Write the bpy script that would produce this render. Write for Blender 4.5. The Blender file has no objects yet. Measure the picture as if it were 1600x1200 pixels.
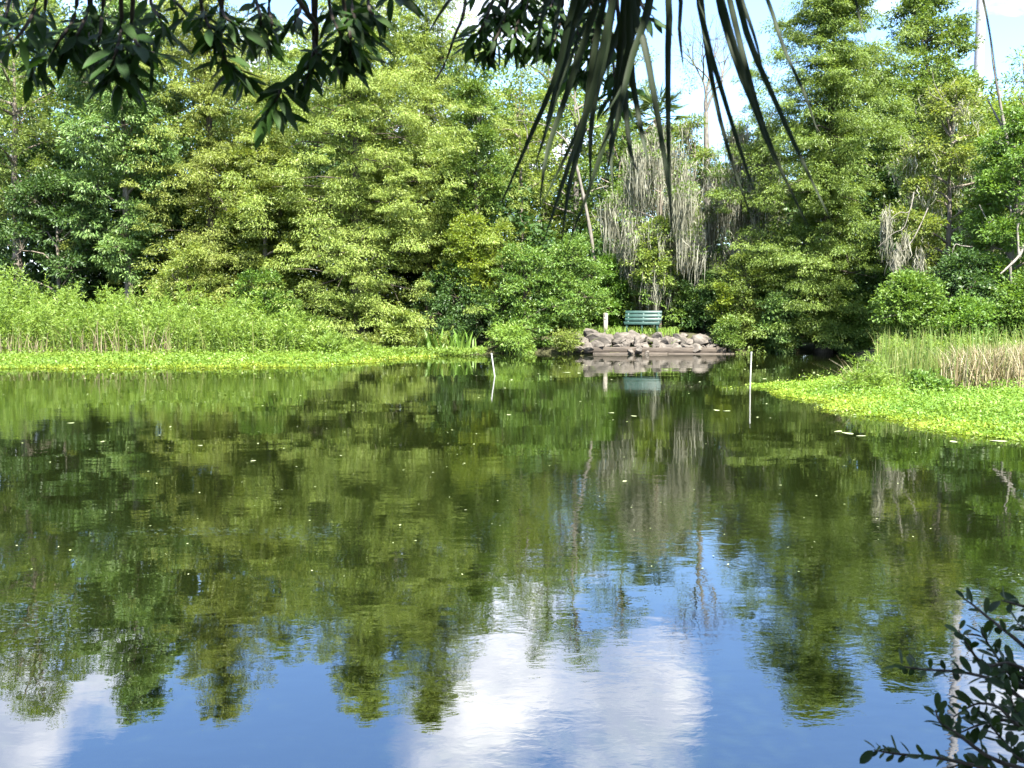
import bpy, math, random
import numpy as np
from mathutils import Vector, Matrix
SC = bpy.context.scene
COL = SC.collection
# ------------------------------------------------------------------ camera
F = 1500.0; HOR = 475.0; CH = 1.92          # focal length and horizon row in photo pixels, eye height above the water
TH = math.atan((600 - HOR) / F)
cam = bpy.data.cameras.new('camera'); camo = bpy.data.objects.new('camera', cam); COL.objects.link(camo)
cam.sensor_width = 36.0; cam.lens = F / 1600 * 36; cam.clip_end = 3000; cam.clip_start = 0.05
camo.location = (0, 0, CH); camo.rotation_euler = (math.pi / 2 - TH, 0, 0)
cam.dof.use_dof = True; cam.dof.focus_distance = 36.0; cam.dof.aperture_fstop = 10.0
SC.camera = camo
# ------------------------------------------------------------------ world, sun, exposure
SUN_EL, SUN_AZ = math.radians(55), math.radians(18)     # sun behind the camera, to the right
CLOUD_W, CLOUD_S = 164.03, 2.94
world = bpy.data.worlds.new('World'); SC.world = world; world.use_nodes = True
nt = world.node_tree; nt.nodes.clear()
def nn(tree, kind, **kw):
    n = tree.nodes.new(kind)
    for k, v in kw.items():
        if k.startswith('i_'):
            key = k[2:]
            n.inputs[int(key) if key.isdigit() else key].default_value = v
        else: setattr(n, k, v)
    return n
sky = nn(nt, 'ShaderNodeTexSky', sky_type='NISHITA', sun_disc=False, sun_elevation=SUN_EL,
         sun_rotation=math.pi - SUN_AZ, air_density=1.0, dust_density=0.6, ozone_density=2.0)
tc = nn(nt, 'ShaderNodeTexCoord')
sep = nn(nt, 'ShaderNodeSeparateXYZ'); nt.links.new(tc.outputs['Generated'], sep.inputs[0])
zz = nn(nt, 'ShaderNodeMath', operation='ADD', i_1=0.30); nt.links.new(sep.outputs['Z'], zz.inputs[0])
zm = nn(nt, 'ShaderNodeMath', operation='MAXIMUM', i_1=0.05); nt.links.new(zz.outputs[0], zm.inputs[0])
inv = nn(nt, 'ShaderNodeMath', operation='DIVIDE', i_0=1.0); nt.links.new(zm.outputs[0], inv.inputs[1])
pv = nn(nt, 'ShaderNodeVectorMath', operation='SCALE'); nt.links.new(tc.outputs['Generated'], pv.inputs[0]); nt.links.new(inv.outputs[0], pv.inputs['Scale'])
cn = nn(nt, 'ShaderNodeTexNoise', noise_dimensions='4D', i_W=CLOUD_W, i_Scale=CLOUD_S, i_Detail=9.0, i_Roughness=0.62, i_Distortion=0.3)
nt.links.new(pv.outputs[0], cn.inputs['Vector'])
cov = cn.outputs['Fac']
# the banks of cloud and the blue gaps that show between the treetops and mirrored in the pond
for (px, py, mirrored, amount, deg) in ((900, 1090, 1, .02, 9), (1080, 1000, 1, .045, 5), (1050, 1140, 1, .04, 5), (750, 1090, 1, .05, 3.5), (228, 1085, 1, .14, 2.6), (5, 1190, 1, .16, 3.5), (1545, 1000, 1, .10, 5), (820, 930, 1, .05, 5),
                                        (1225, 1090, 1, -.16, 4.5), (430, 1100, 1, -.16, 6.5), (690, 1175, 1, .045, 4), (640, 1190, 1, .04, 3), (1310, 1180, 1, -.16, 6), (170, 1190, 1, -.12, 3.5), (1180, 90, 0, -.14, 5), (1080, 60, 0, -.10, 4), (1245, 180, 0, -.08, 3), (1550, 60, 0, -.22, 6)):
    u_, v_ = (px - 800) / F, (600 - py) / F; d_ = Vector((u_, math.cos(TH) + v_ * math.sin(TH), -math.sin(TH) + v_ * math.cos(TH))).normalized()
    if mirrored: d_.z = -d_.z
    dt = nn(nt, 'ShaderNodeVectorMath', operation='DOT_PRODUCT'); nt.links.new(tc.outputs['Generated'], dt.inputs[0]); dt.inputs[1].default_value = d_
    mr = nn(nt, 'ShaderNodeMapRange', interpolation_type='SMOOTHSTEP', i_1=math.cos(math.radians(deg * 1.4)), i_2=1.0, i_3=0.0, i_4=amount); nt.links.new(dt.outputs['Value'], mr.inputs[0])
    ad = nn(nt, 'ShaderNodeMath', operation='ADD'); nt.links.new(cov, ad.inputs[0]); nt.links.new(mr.outputs[0], ad.inputs[1]); cov = ad.outputs[0]
cr = nn(nt, 'ShaderNodeValToRGB'); nt.links.new(cov, cr.inputs[0])
cr.color_ramp.elements[0].position = 0.46; cr.color_ramp.elements[0].color = (0, 0, 0, 1)
cr.color_ramp.elements[1].position = 0.61; cr.color_ramp.elements[1].color = (1, 1, 1, 1)
skb = nn(nt, 'ShaderNodeMix', data_type='RGBA', blend_type='MULTIPLY', i_0=1.0); nt.links.new(sky.outputs[0], skb.inputs[6]); skb.inputs[7].default_value = (0.86, 1.0, 1.16, 1)
mx = nn(nt, 'ShaderNodeMix', data_type='RGBA'); nt.links.new(cr.outputs[0], mx.inputs[0]); nt.links.new(skb.outputs[2], mx.inputs[6])
cn2 = nn(nt, 'ShaderNodeTexNoise', i_Scale=5.0, i_Detail=5.0, i_Roughness=0.55); nt.links.new(pv.outputs[0], cn2.inputs['Vector'])
cr2 = nn(nt, 'ShaderNodeValToRGB'); nt.links.new(cn2.outputs['Fac'], cr2.inputs[0]); cr2.color_ramp.elements[0].position = .40; cr2.color_ramp.elements[1].position = .65
cr2.color_ramp.elements[0].color = (3.3, 3.8, 4.9, 1); cr2.color_ramp.elements[1].color = (7.2, 7.3, 7.6, 1); nt.links.new(cr2.outputs[0], mx.inputs[7])
bg = nn(nt, 'ShaderNodeBackground', i_Strength=0.076); nt.links.new(mx.outputs[2], bg.inputs[0])
wo = nn(nt, 'ShaderNodeOutputWorld'); nt.links.new(bg.outputs[0], wo.inputs[0])
sl = bpy.data.lights.new('sun', 'SUN'); sl.energy = 5.0; sl.angle = math.radians(0.5); sl.color = (1.0, 0.95, 0.86)
so = bpy.data.objects.new('sun', sl); COL.objects.link(so)
SUND = Vector((math.sin(SUN_AZ) * math.cos(SUN_EL), -math.cos(SUN_AZ) * math.cos(SUN_EL), math.sin(SUN_EL)))
so.rotation_euler = SUND.to_track_quat('Z', 'Y').to_euler(); so.location = (0, 0, 60)
vs = SC.view_settings; vs.view_transform = 'Standard'; vs.look = 'None'; vs.exposure = 2.7; vs.gamma = 1.0; vs.use_curve_mapping = False
SC.render.engine = 'CYCLES'
cy = SC.cycles; cy.max_bounces = 6; cy.diffuse_bounces = 4; cy.glossy_bounces = 3; cy.transmission_bounces = 3; cy.transparent_max_bounces = 4
cy.use_denoising = True; cy.caustics_reflective = False; cy.caustics_refractive = False; cy.sample_clamp_indirect = 6.0
# ------------------------------------------------------------------ helpers
CT, ST = math.cos(TH), math.sin(TH)
def ray(px, py):
    u, v = (px - 800) / F, (600 - py) / F
    return Vector((u, CT + v * ST, -ST + v * CT))
def atY(px, py, Y):
    d = ray(px, py); return Vector((0, 0, CH)) + d * (Y / d.y)
def atZ(px, py, z=0.0):
    d = ray(px, py); return Vector((0, 0, CH)) + d * ((z - CH) / d.z)
def atR(px, py, r):
    d = ray(px, py).normalized(); return Vector((0, 0, CH)) + d * r
ORG = {}
def empty(name, loc, label, cat, group=None):
    o = bpy.data.objects.new(name, None); COL.objects.link(o); o.location = loc; ORG[o.name] = np.array(loc, float)
    o.empty_display_size = 0.2
    tag(o, label, cat, group); return o
def tag(o, label=None, cat=None, group=None, kind=None):
    if label: o['label'] = label
    if cat: o['category'] = cat
    if group: o['group'] = group
    if kind: o['kind'] = kind
    return o
class MB:
    """collects faces of any size plus one float per face called tone"""
    def __init__(s): s.v = []; s.f = []; s.t = []; s.n = 0
    def add(s, v, f, tone=None):
        v = np.asarray(v, float).reshape(-1, 3); f = np.asarray(f, np.int64)
        s.v.append(v); s.f.append(f + s.n); s.n += len(v)
        s.t.append(np.full(len(f), 0.5) if tone is None else (np.full(len(f), tone) if np.isscalar(tone) else np.asarray(tone, float)))
    def mesh(s, name, org=(0, 0, 0), smooth=False):
        me = bpy.data.meshes.new(name)
        v = np.concatenate(s.v) - np.asarray(org)
        me.vertices.add(len(v)); me.vertices.foreach_set('co', v.astype(np.float32).ravel())
        tot = np.concatenate([np.full(len(f), f.shape[1]) for f in s.f]); li = np.concatenate([f.ravel() for f in s.f])
        me.loops.add(len(li)); me.loops.foreach_set('vertex_index', li.astype(np.int32))
        st = np.concatenate([[0], np.cumsum(tot)[:-1]])
        me.polygons.add(len(tot)); me.polygons.foreach_set('loop_start', st.astype(np.int32))
        if smooth: me.polygons.foreach_set('use_smooth', np.ones(len(tot), bool))
        a = me.attributes.new('tone', 'FLOAT', 'FACE'); a.data.foreach_set('value', np.concatenate(s.t).astype(np.float32))
        me.update(calc_edges=True); return me
    def build(s, name, mat, parent=None, smooth=False, kind=None):
        org = ORG[parent.name] if parent is not None else np.zeros(3)
        o = bpy.data.objects.new(name, s.mesh(name, org, smooth)); COL.objects.link(o)
        o.data.materials.append(mat); ORG[o.name] = org
        if parent is not None: o.parent = parent
        if kind: o['kind'] = kind
        return o
def nrm(a): return a / np.maximum(np.linalg.norm(a, axis=-1, keepdims=True), 1e-9)
def leaves(mb, P, D, L, W, rng, up=0.7, tone=None, quad=False):
    """one small blade per row: base point P, direction D, size L x W"""
    n = len(P); D = nrm(D)
    N = rng.normal(size=(n, 3)); N[:, 2] += up * 2; S = nrm(np.cross(D, nrm(N)))
    L = np.broadcast_to(np.asarray(L, float), (n,))[:, None]; W = np.broadcast_to(np.asarray(W, float), (n,))[:, None]
    if tone is None: tone = rng.random(n)
    if quad:
        m = P + D * L * 0.45
        v = np.stack([P, m + S * W / 2, P + D * L, m - S * W / 2], 1); k = 4
    else:
        e = P + D * L * 0.55
        v = np.stack([P - S * W * .08, e + S * W / 2, e - S * W / 2 + D * L * .45], 1); k = 3
    mb.add(v.reshape(-1, 3), np.arange(n * k).reshape(n, k), tone)
def tube(mb, pts, radii, sides=6, tone=0.5):
    pts = np.asarray(pts, float); n = len(pts); radii = np.broadcast_to(np.asarray(radii, float), (n,))
    tan = np.gradient(pts, axis=0); tan = nrm(tan)
    ref = np.array([0.31, 0.95, 0.05]) if abs(tan[0][2]) > .7 else np.array([0.05, 0.1, 1.0])
    a = nrm(np.cross(tan, ref)); b = np.cross(tan, a)
    ang = np.arange(sides) * 2 * math.pi / sides
    ring = pts[:, None] + radii[:, None, None] * (np.cos(ang)[None, :, None] * a[:, None] + np.sin(ang)[None, :, None] * b[:, None])
    i = np.arange(n - 1)[:, None] * sides; j = np.arange(sides)[None]; j2 = (j + 1) % sides
    f = np.stack([i + j, i + j2, i + sides + j2, i + sides + j], -1).reshape(-1, 4)
    mb.add(ring.reshape(-1, 3), f, tone)
    mb.add(np.concatenate([ring[-1], ring[0]]), np.stack([np.arange(sides), np.arange(sides)[::-1] + sides]), tone)
def box(mb, c, s, rz=0, tilt=0, tone=0.5):
    v = np.array([[x, y, z] for x in (-.5, .5) for y in (-.5, .5) for z in (-.5, .5)]) * np.asarray(s)
    M = np.array((Matrix.Rotation(rz, 3, 'Z') @ Matrix.Rotation(tilt, 3, 'X')))
    v = v @ M.T + np.asarray(c)
    mb.add(v, [[0, 1, 3, 2], [4, 6, 7, 5], [0, 4, 5, 1], [2, 3, 7, 6], [0, 2, 6, 4], [1, 5, 7, 3]], tone)
def curve(pts, n=8):
    """smooth polyline through points"""
    pts = np.asarray(pts, float); t = np.linspace(0, len(pts) - 1, n); out = []
    for q in t:
        i = min(int(q), len(pts) - 2); u = q - i
        p0 = pts[max(i - 1, 0)]; p1 = pts[i]; p2 = pts[i + 1]; p3 = pts[min(i + 2, len(pts) - 1)]
        out.append(.5 * ((2 * p1) + (-p0 + p2) * u + (2 * p0 - 5 * p1 + 4 * p2 - p3) * u * u + (-p0 + 3 * p1 - 3 * p2 + p3) * u ** 3))
    return np.array(out)
# ------------------------------------------------------------------ materials
MATS = {}
def leafmat(name, cols, trans=0.35, rough=0.5, tboost=1.5, spec=0.35):
    m = bpy.data.materials.new(name); m.use_nodes = True; t = m.node_tree; t.nodes.clear(); MATS[name] = m
    at = nn(t, 'ShaderNodeAttribute', attribute_name='tone'); rp = nn(t, 'ShaderNodeValToRGB'); t.links.new(at.outputs['Fac'], rp.inputs[0])
    e = rp.color_ramp.elements
    while len(e) < len(cols): e.new(0.5)
    for i, c in enumerate(cols):
        e[i].position = i / (len(cols) - 1); e[i].color = (*c, 1)
    oi = nn(t, 'ShaderNodeObjectInfo'); hs = nn(t, 'ShaderNodeHueSaturation')
    mr = nn(t, 'ShaderNodeMapRange', i_3=0.492, i_4=0.508); t.links.new(oi.outputs['Random'], mr.inputs[0]); t.links.new(mr.outputs[0], hs.inputs['Hue'])
    mr2 = nn(t, 'ShaderNodeMapRange', i_3=0.9, i_4=1.1); t.links.new(oi.outputs['Random'], mr2.inputs[0]); t.links.new(mr2.outputs[0], hs.inputs['Value'])
    t.links.new(rp.outputs[0], hs.inputs['Color'])
    p = nn(t, 'ShaderNodeBsdfPrincipled', i_Roughness=rough); p.inputs['Specular IOR Level'].default_value = spec
    t.links.new(hs.outputs[0], p.inputs['Base Color'])
    tb = nn(t, 'ShaderNodeMix', data_type='RGBA', blend_type='MULTIPLY', i_0=1.0); t.links.new(hs.outputs[0], tb.inputs[6]); tb.inputs[7].default_value = (tboost * 1.05, tboost, tboost * .55, 1)
    tr = nn(t, 'ShaderNodeBsdfTranslucent'); t.links.new(tb.outputs[2], tr.inputs[0])
    ms = nn(t, 'ShaderNodeMixShader', i_0=trans); t.links.new(p.outputs[0], ms.inputs[1]); t.links.new(tr.outputs[0], ms.inputs[2])
    o = nn(t, 'ShaderNodeOutputMaterial'); t.links.new(ms.outputs[0], o.inputs[0]); return m
def solidmat(name, c1, c2, scale=6.0, rough=0.8, bump=0.3, detail=5.0, stretch=(1, 1, 1), dist=0.02, spec=0.3):
    m = bpy.data.materials.new(name); m.use_nodes = True; t = m.node_tree; t.nodes.clear(); MATS[name] = m
    tc = nn(t, 'ShaderNodeTexCoord'); mp = nn(t, 'ShaderNodeMapping'); mp.inputs['Scale'].default_value = stretch; t.links.new(tc.outputs['Object'], mp.inputs[0])
    ns = nn(t, 'ShaderNodeTexNoise', i_Scale=scale, i_Detail=detail, i_Roughness=0.6); t.links.new(mp.outputs[0], ns.inputs['Vector'])
    rp = nn(t, 'ShaderNodeValToRGB'); t.links.new(ns.outputs['Fac'], rp.inputs[0])
    rp.color_ramp.elements[0].position = .32; rp.color_ramp.elements[1].position = .68
    rp.color_ramp.elements[0].color = (*c1, 1); rp.color_ramp.elements[1].color = (*c2, 1)
    p = nn(t, 'ShaderNodeBsdfPrincipled', i_Roughness=rough); p.inputs['Specular IOR Level'].default_value = spec
    t.links.new(rp.outputs[0], p.inputs['Base Color'])
    b = nn(t, 'ShaderNodeBump', i_Strength=bump, i_Distance=dist); t.links.new(ns.outputs['Fac'], b.inputs['Height']); t.links.new(b.outputs[0], p.inputs['Normal'])
    o = nn(t, 'ShaderNodeOutputMaterial'); t.links.new(p.outputs[0], o.inputs[0]); return m
L_cyp_y = leafmat('cypress_yellow', [(.085, .13, .02), (.155, .2, .038), (.22, .255, .068)], .35)
L_cyp_g = leafmat('cypress_green', [(.065, .12, .018), (.105, .17, .028), (.155, .22, .045)], .35)
L_oak = leafmat('oak_leaf', [(.042, .09, .014), (.078, .135, .02), (.135, .19, .036)], .3)
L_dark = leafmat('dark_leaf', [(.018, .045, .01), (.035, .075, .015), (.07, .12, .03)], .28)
L_ash = leafmat('ash_leaf', [(.05, .10, .02), (.09, .15, .036), (.16, .22, .07)], .3)
L_airy = leafmat('airy_leaf', [(.075, .125, .022), (.12, .175, .035), (.17, .215, .06)], .4)
L_pale = leafmat('pale_leaf', [(.08, .13, .02), (.13, .185, .032), (.2, .24, .06)], .4)
L_yel = leafmat('yellow_leaf', [(.075, .13, .014), (.12, .18, .02), (.2, .25, .025)], .4)
L_vine = leafmat('vine_leaf', [(0.0475, 0.1045, 0.0133), (0.08075, 0.1568, 0.0209), (0.1235, 0.1995, 0.03325)], .35)
L_weed = leafmat('weed_leaf', [(0.0924, 0.1638, 0.02352), (0.1386, 0.2226, 0.03528), (0.1974, 0.273, 0.0588)], .4)
L_mat = leafmat('mat_leaf', [(0.063, 0.1344, 0.01512), (0.1092, 0.189, 0.02016), (0.1596, 0.2268, 0.0294)], .35)
L_maty = leafmat('mat_yellow_leaf', [(0.1066, 0.1722, 0.01476), (0.1558, 0.2173, 0.01804), (0.2132, 0.246, 0.0287)], .35)
L_reed = leafmat('reed_green', [(0.063, 0.108, 0.018), (0.108, 0.153, 0.0315), (0.18, 0.18, 0.063)], .3)
L_tan = leafmat('reed_tan', [(0.123, 0.0902, 0.0451), (0.2214, 0.1804, 0.1066), (0.328, 0.287, 0.1968)], .25, tboost=1.0)
L_moss = leafmat('spanish_moss', [(0.12, 0.12, 0.085), (0.2, 0.198, 0.15), (0.3, 0.295, 0.24)], .3, tboost=1.1, rough=.9, spec=.1)
L_palm = leafmat('palm_leaf', [(.03, .06, .015), (.05, .085, .02), (.09, .12, .035)], .2)
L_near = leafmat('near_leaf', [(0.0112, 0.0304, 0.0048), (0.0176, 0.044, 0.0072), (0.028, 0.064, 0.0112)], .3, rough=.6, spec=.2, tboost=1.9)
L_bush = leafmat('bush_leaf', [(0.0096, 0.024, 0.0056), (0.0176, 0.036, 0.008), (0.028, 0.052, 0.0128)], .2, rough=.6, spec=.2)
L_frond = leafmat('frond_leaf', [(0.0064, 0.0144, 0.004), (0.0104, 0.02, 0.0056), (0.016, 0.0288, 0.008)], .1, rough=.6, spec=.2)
M_bark = solidmat('grey_bark', (.07, .055, .04), (.2, .175, .14), 5, .9, .6, stretch=(3, 3, .6))
M_dbark = solidmat('dark_bark', (.03, .024, .018), (.09, .075, .055), 5, .9, .6, stretch=(3, 3, .6))
M_dead = solidmat('dead_wood', (.06, .055, .045), (.18, .165, .14), 7, .8, .4, stretch=(3, 3, .7))
M_twig = solidmat('twig_bark', (.02, .016, .012), (.05, .04, .03), 30, .9, .3)
M_rock = solidmat('limestone', (.026, .022, .018), (.125, .11, .092), 2.6, .9, .8, 8)
M_wall = solidmat('wet_timber', (.025, .02, .015), (.085, .068, .052), 4, .75, .4, stretch=(.6, 4, 6))
M_bench = solidmat('bench_paint', (.010, .033, .027), (.027, .062, .052), 7, .5, .1, stretch=(1, 3, 3))
M_post = solidmat('post_wood', (.15, .135, .105), (.27, .25, .21), 6, .8, .3, stretch=(4, 4, .7))
M_pvc = solidmat('white_plastic', (.24, .24, .22), (.38, .38, .35), 12, .4, .05)
M_pole = solidmat('galvanised_pole', (.2, .2, .22), (.26, .26, .28), 1.5, .5, .05)
M_ground = solidmat('leaf_litter', (.02, .02, .008), (.05, .05, .018), 1.5, .95, .6, 8)
M_fleck = solidmat('pale_flotsam', (.15, .19, .06), (.3, .33, .19), 9, .7, .1)
# water
def watermat():
    m = bpy.data.materials.new('pond_water'); m.use_nodes = True; t = m.node_tree; t.nodes.clear()
    tc = nn(t, 'ShaderNodeTexCoord')
    def noise(scale, detail, rough=.5, stretch=(1, 1, 1), dist=0.0):
        mp = nn(t, 'ShaderNodeMapping'); mp.inputs['Scale'].default_value = stretch; t.links.new(tc.outputs['Object'], mp.inputs[0])
        n = nn(t, 'ShaderNodeTexNoise', i_Scale=scale, i_Detail=detail, i_Roughness=rough, i_Distortion=dist); t.links.new(mp.outputs[0], n.inputs['Vector']); return n.outputs['Fac']
    def math_(op, a, b):
        n = nn(t, 'ShaderNodeMath', operation=op)
        for i, q in enumerate((a, b)):
            if isinstance(q, (int, float)): n.inputs[i].default_value = q
            else: t.links.new(q, n.inputs[i])
        return n.outputs[0]
    def rng_(v, a, b, c, d):
        n = nn(t, 'ShaderNodeMapRange', i_1=a, i_2=b, i_3=c, i_4=d, interpolation_type='SMOOTHSTEP'); t.links.new(v, n.inputs[0]); return n.outputs[0]
    swell = noise(.6, 1.0, .5, (.7, 1.2, 1)); wave = noise(2.2, 2, .5, (.8, 1.3, 1), .3); rip = noise(7, 3, .55, (.75, 1.3, 1), .3); fine = noise(26, 1, .5, (.8, 1.2, 1))
    patch = rng_(noise(.17, 2, .5, (.6, 1.0, 1)), .40, .66, .45, 2.4)
    h = math_('MULTIPLY', swell, .0055); h = math_('ADD', h, math_('MULTIPLY', wave, .0011)); h = math_('ADD', h, math_('MULTIPLY', math_('MULTIPLY', rip, patch), .0006))
    # breezy patches: small steep wavelets inside a few round areas of the pond
    gust = None
    for (px, py, rx, ry) in ((465, 832, .55, .35), (990, 602, 2.0, 2.2), (5, 985, .5, .9), (300, 830, .9, .25), (1590, 900, .2, .3)):
        c = atZ(px, py)
        mp = nn(t, 'ShaderNodeMapping', vector_type='TEXTURE'); mp.inputs['Location'].default_value = c; mp.inputs['Scale'].default_value = (rx, ry, 1)
        t.links.new(tc.outputs['Object'], mp.inputs[0])
        ln = nn(t, 'ShaderNodeVectorMath', operation='LENGTH'); t.links.new(mp.outputs[0], ln.inputs[0])
        g = rng_(ln.outputs['Value'], 0, 1.0, 1, 0)
        gust = g if gust is None else math_('MAXIMUM', gust, g)
    h = math_('ADD', h, math_('MULTIPLY', math_('MULTIPLY', rng_(fine, .60, .76, 0, 1), gust), .0045))
    b = nn(t, 'ShaderNodeBump', i_Strength=1.0, i_Distance=1.0); t.links.new(h, b.inputs['Height'])
    p = nn(t, 'ShaderNodeBsdfPrincipled', i_Roughness=.01, i_IOR=3.0); p.inputs['Base Color'].default_value = (.004, .006, .0014, 1)
    t.links.new(b.outputs[0], p.inputs['Normal'])
    o = nn(t, 'ShaderNodeOutputMaterial'); t.links.new(p.outputs[0], o.inputs[0]); return m
M_water = watermat()
# ------------------------------------------------------------------ the setting: ground, water
def sst(a, b, x):
    t = np.clip((x - a) / (b - a), 0, 1); return t * t * (3 - 2 * t)
def hgt(x, y):
    x = np.asarray(x, float); y = np.asarray(y, float)
    near = 2.6 - y + .3 * np.sin(x * 1.3)
    yf = np.interp(x, [-60, -12, -6, -3, 2, 9, 10, 13, 20], [37, 36.5, 36.8, 38, 37.5, 37.5, 38.2, 38.8, 36]) + .25 * np.sin(x * 2.1)
    far = y - yf
    xr = np.interp(y, [18, 21, 25, 30, 38, 60], [9.0, 8.0, 9.6, 11.5, 13.4, 16]); right = np.minimum(x - xr, y - 20.5)
    left = -x - 60
    s = np.maximum(np.maximum(near, far), np.maximum(right, left))
    z = -1.1 + 1.28 * sst(-2.5, .6, s) + .5 * sst(1, 14, s)
    mound = sst(-.6, .9, x - 1.6) * sst(.2, 1.2, 10.2 - x) * sst(37.6, 38.9, y) * sst(50, 44, y)
    z = np.maximum(z, -1.1 + 1.80 * mound)
    return z + .03 * np.sin(x * 3.1 + y * 1.7) + .02 * np.sin(y * 4.3 - x)
gx = np.concatenate([np.linspace(-900, -32, 30), np.linspace(-31.5, 31.5, 140), np.linspace(32, 900, 30)])
gy = np.concatenate([np.linspace(-300, -3, 14), np.linspace(-2.5, 62, 150), np.linspace(64, 1500, 30)])
X, Y = np.meshgrid(gx, gy); Zg = hgt(X, Y)
nx, ny = len(gx), len(gy); i = np.arange(ny - 1)[:, None] * nx; j = np.arange(nx - 1)[None]
mb = MB(); mb.add(np.stack([X, Y, Zg], -1).reshape(-1, 3), np.stack([i + j, i + j + 1, i + nx + j + 1, i + nx + j], -1).reshape(-1, 4))
tag(mb.build('ground', M_ground, smooth=True), kind='structure')
mb = MB(); mb.add([(-70, 1, 0), (45, 1, 0), (45, 48, 0), (-70, 48, 0)], [[0, 1, 2, 3]])
tag(mb.build('water', M_water), kind='structure')
def gz(x, y): return float(hgt(x, y))
def ground_at(px, D, py=545):
    p = atY(px, py, D); return np.array([p.x, D, gz(p.x, D)])
# ------------------------------------------------------------------ vegetation builders
def clump_leaves(mb, C, R, O, m, rng, L, W, flat=.6, droop=.3, spread=.6, out=.5, up=.7, tone=None, dome=False):
    """m blades round each clump centre C with radius R, growing outward and down"""
    n = len(C); C = np.repeat(C, m, 0); R = np.repeat(R, m)[:, None]; O = np.repeat(O, m, 0)
    d = nrm(rng.normal(size=(n * m, 3))); d[:, 2] = np.where(d[:, 2] < 0, d[:, 2] * .6, d[:, 2])
    if dome: d[:, 2] = np.abs(d[:, 2]) - .15
    r = rng.random((n * m, 1)) ** (.3 if dome else .45)
    off = d * r * R; off[:, 2] *= flat
    dirs = d * spread + O * out + rng.normal(size=(n * m, 3)) * .35; dirs[:, 2] -= droop
    tn = rng.random(n * m) * .75 + np.repeat(rng.random(n), m) * .25 if tone is None else tone
    leaves(mb, C + off, dirs, L * rng.uniform(.7, 1.25, n * m), W * rng.uniform(.8, 1.2, n * m), rng, up, tn)
def limb(mb, a, b, r0, r1, rng, sag=.12, n=5, sides=5):
    a = np.asarray(a, float); b = np.asarray(b, float); k = np.linalg.norm(b - a)
    mid = (a + b) / 2 + rng.normal(size=3) * k * .08; mid[2] += k * sag
    tube(mb, curve([a, mid, b], n), np.linspace(r0, r1, n), sides)
def moss_curtain(mb, P, rng, length=1.2, n=40, width=.35):
    """grey strands hanging under each point P, longest in the middle of a tuft"""
    for p in P:
        k = max(4, int(n * rng.uniform(.6, 1.4))); wd = width * rng.uniform(.6, 1.3); ln = length * rng.uniform(.5, 1.25)
        off = rng.normal(size=(k, 3)) * wd * .45; off[:, 2] = rng.normal(size=k) * .2
        l = ln * np.exp(-(off[:, 0] / wd) ** 2 * 1.2) * rng.uniform(.2, 1.0, k)
        top = p + off; seg = 4; t = np.linspace(0, 1, seg + 1)
        w = rng.uniform(.006, .019, k)[:, None] * np.array([.5, 1, .9, .6, .12])[None]
        sway = np.cumsum(rng.normal(size=(k, seg + 1, 2)) * .045, 1); sway[:, :, 0] -= off[:, :1] * t * .35
        a = rng.uniform(0, math.pi, k); sx = np.cos(a)[:, None] * w; sy = np.sin(a)[:, None] * w
        cx = top[:, :1] + sway[:, :, 0]; cyy = top[:, 1:2] + sway[:, :, 1]; cz = top[:, 2:] - l[:, None] * t
        A = np.stack([cx - sx, cyy - sy, cz], -1); B = np.stack([cx + sx, cyy + sy, cz], -1)
        v = np.stack([A, B], 2).reshape(k, -1, 3)
        base = np.arange(k)[:, None] * (2 * (seg + 1)); q = np.arange(seg)[None] * 2 + base
        f = np.stack([q, q + 1, q + 3, q + 2], -1).reshape(-1, 4)
        mb.add(v.reshape(-1, 3), f, np.repeat(rng.random(k), seg))
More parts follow.
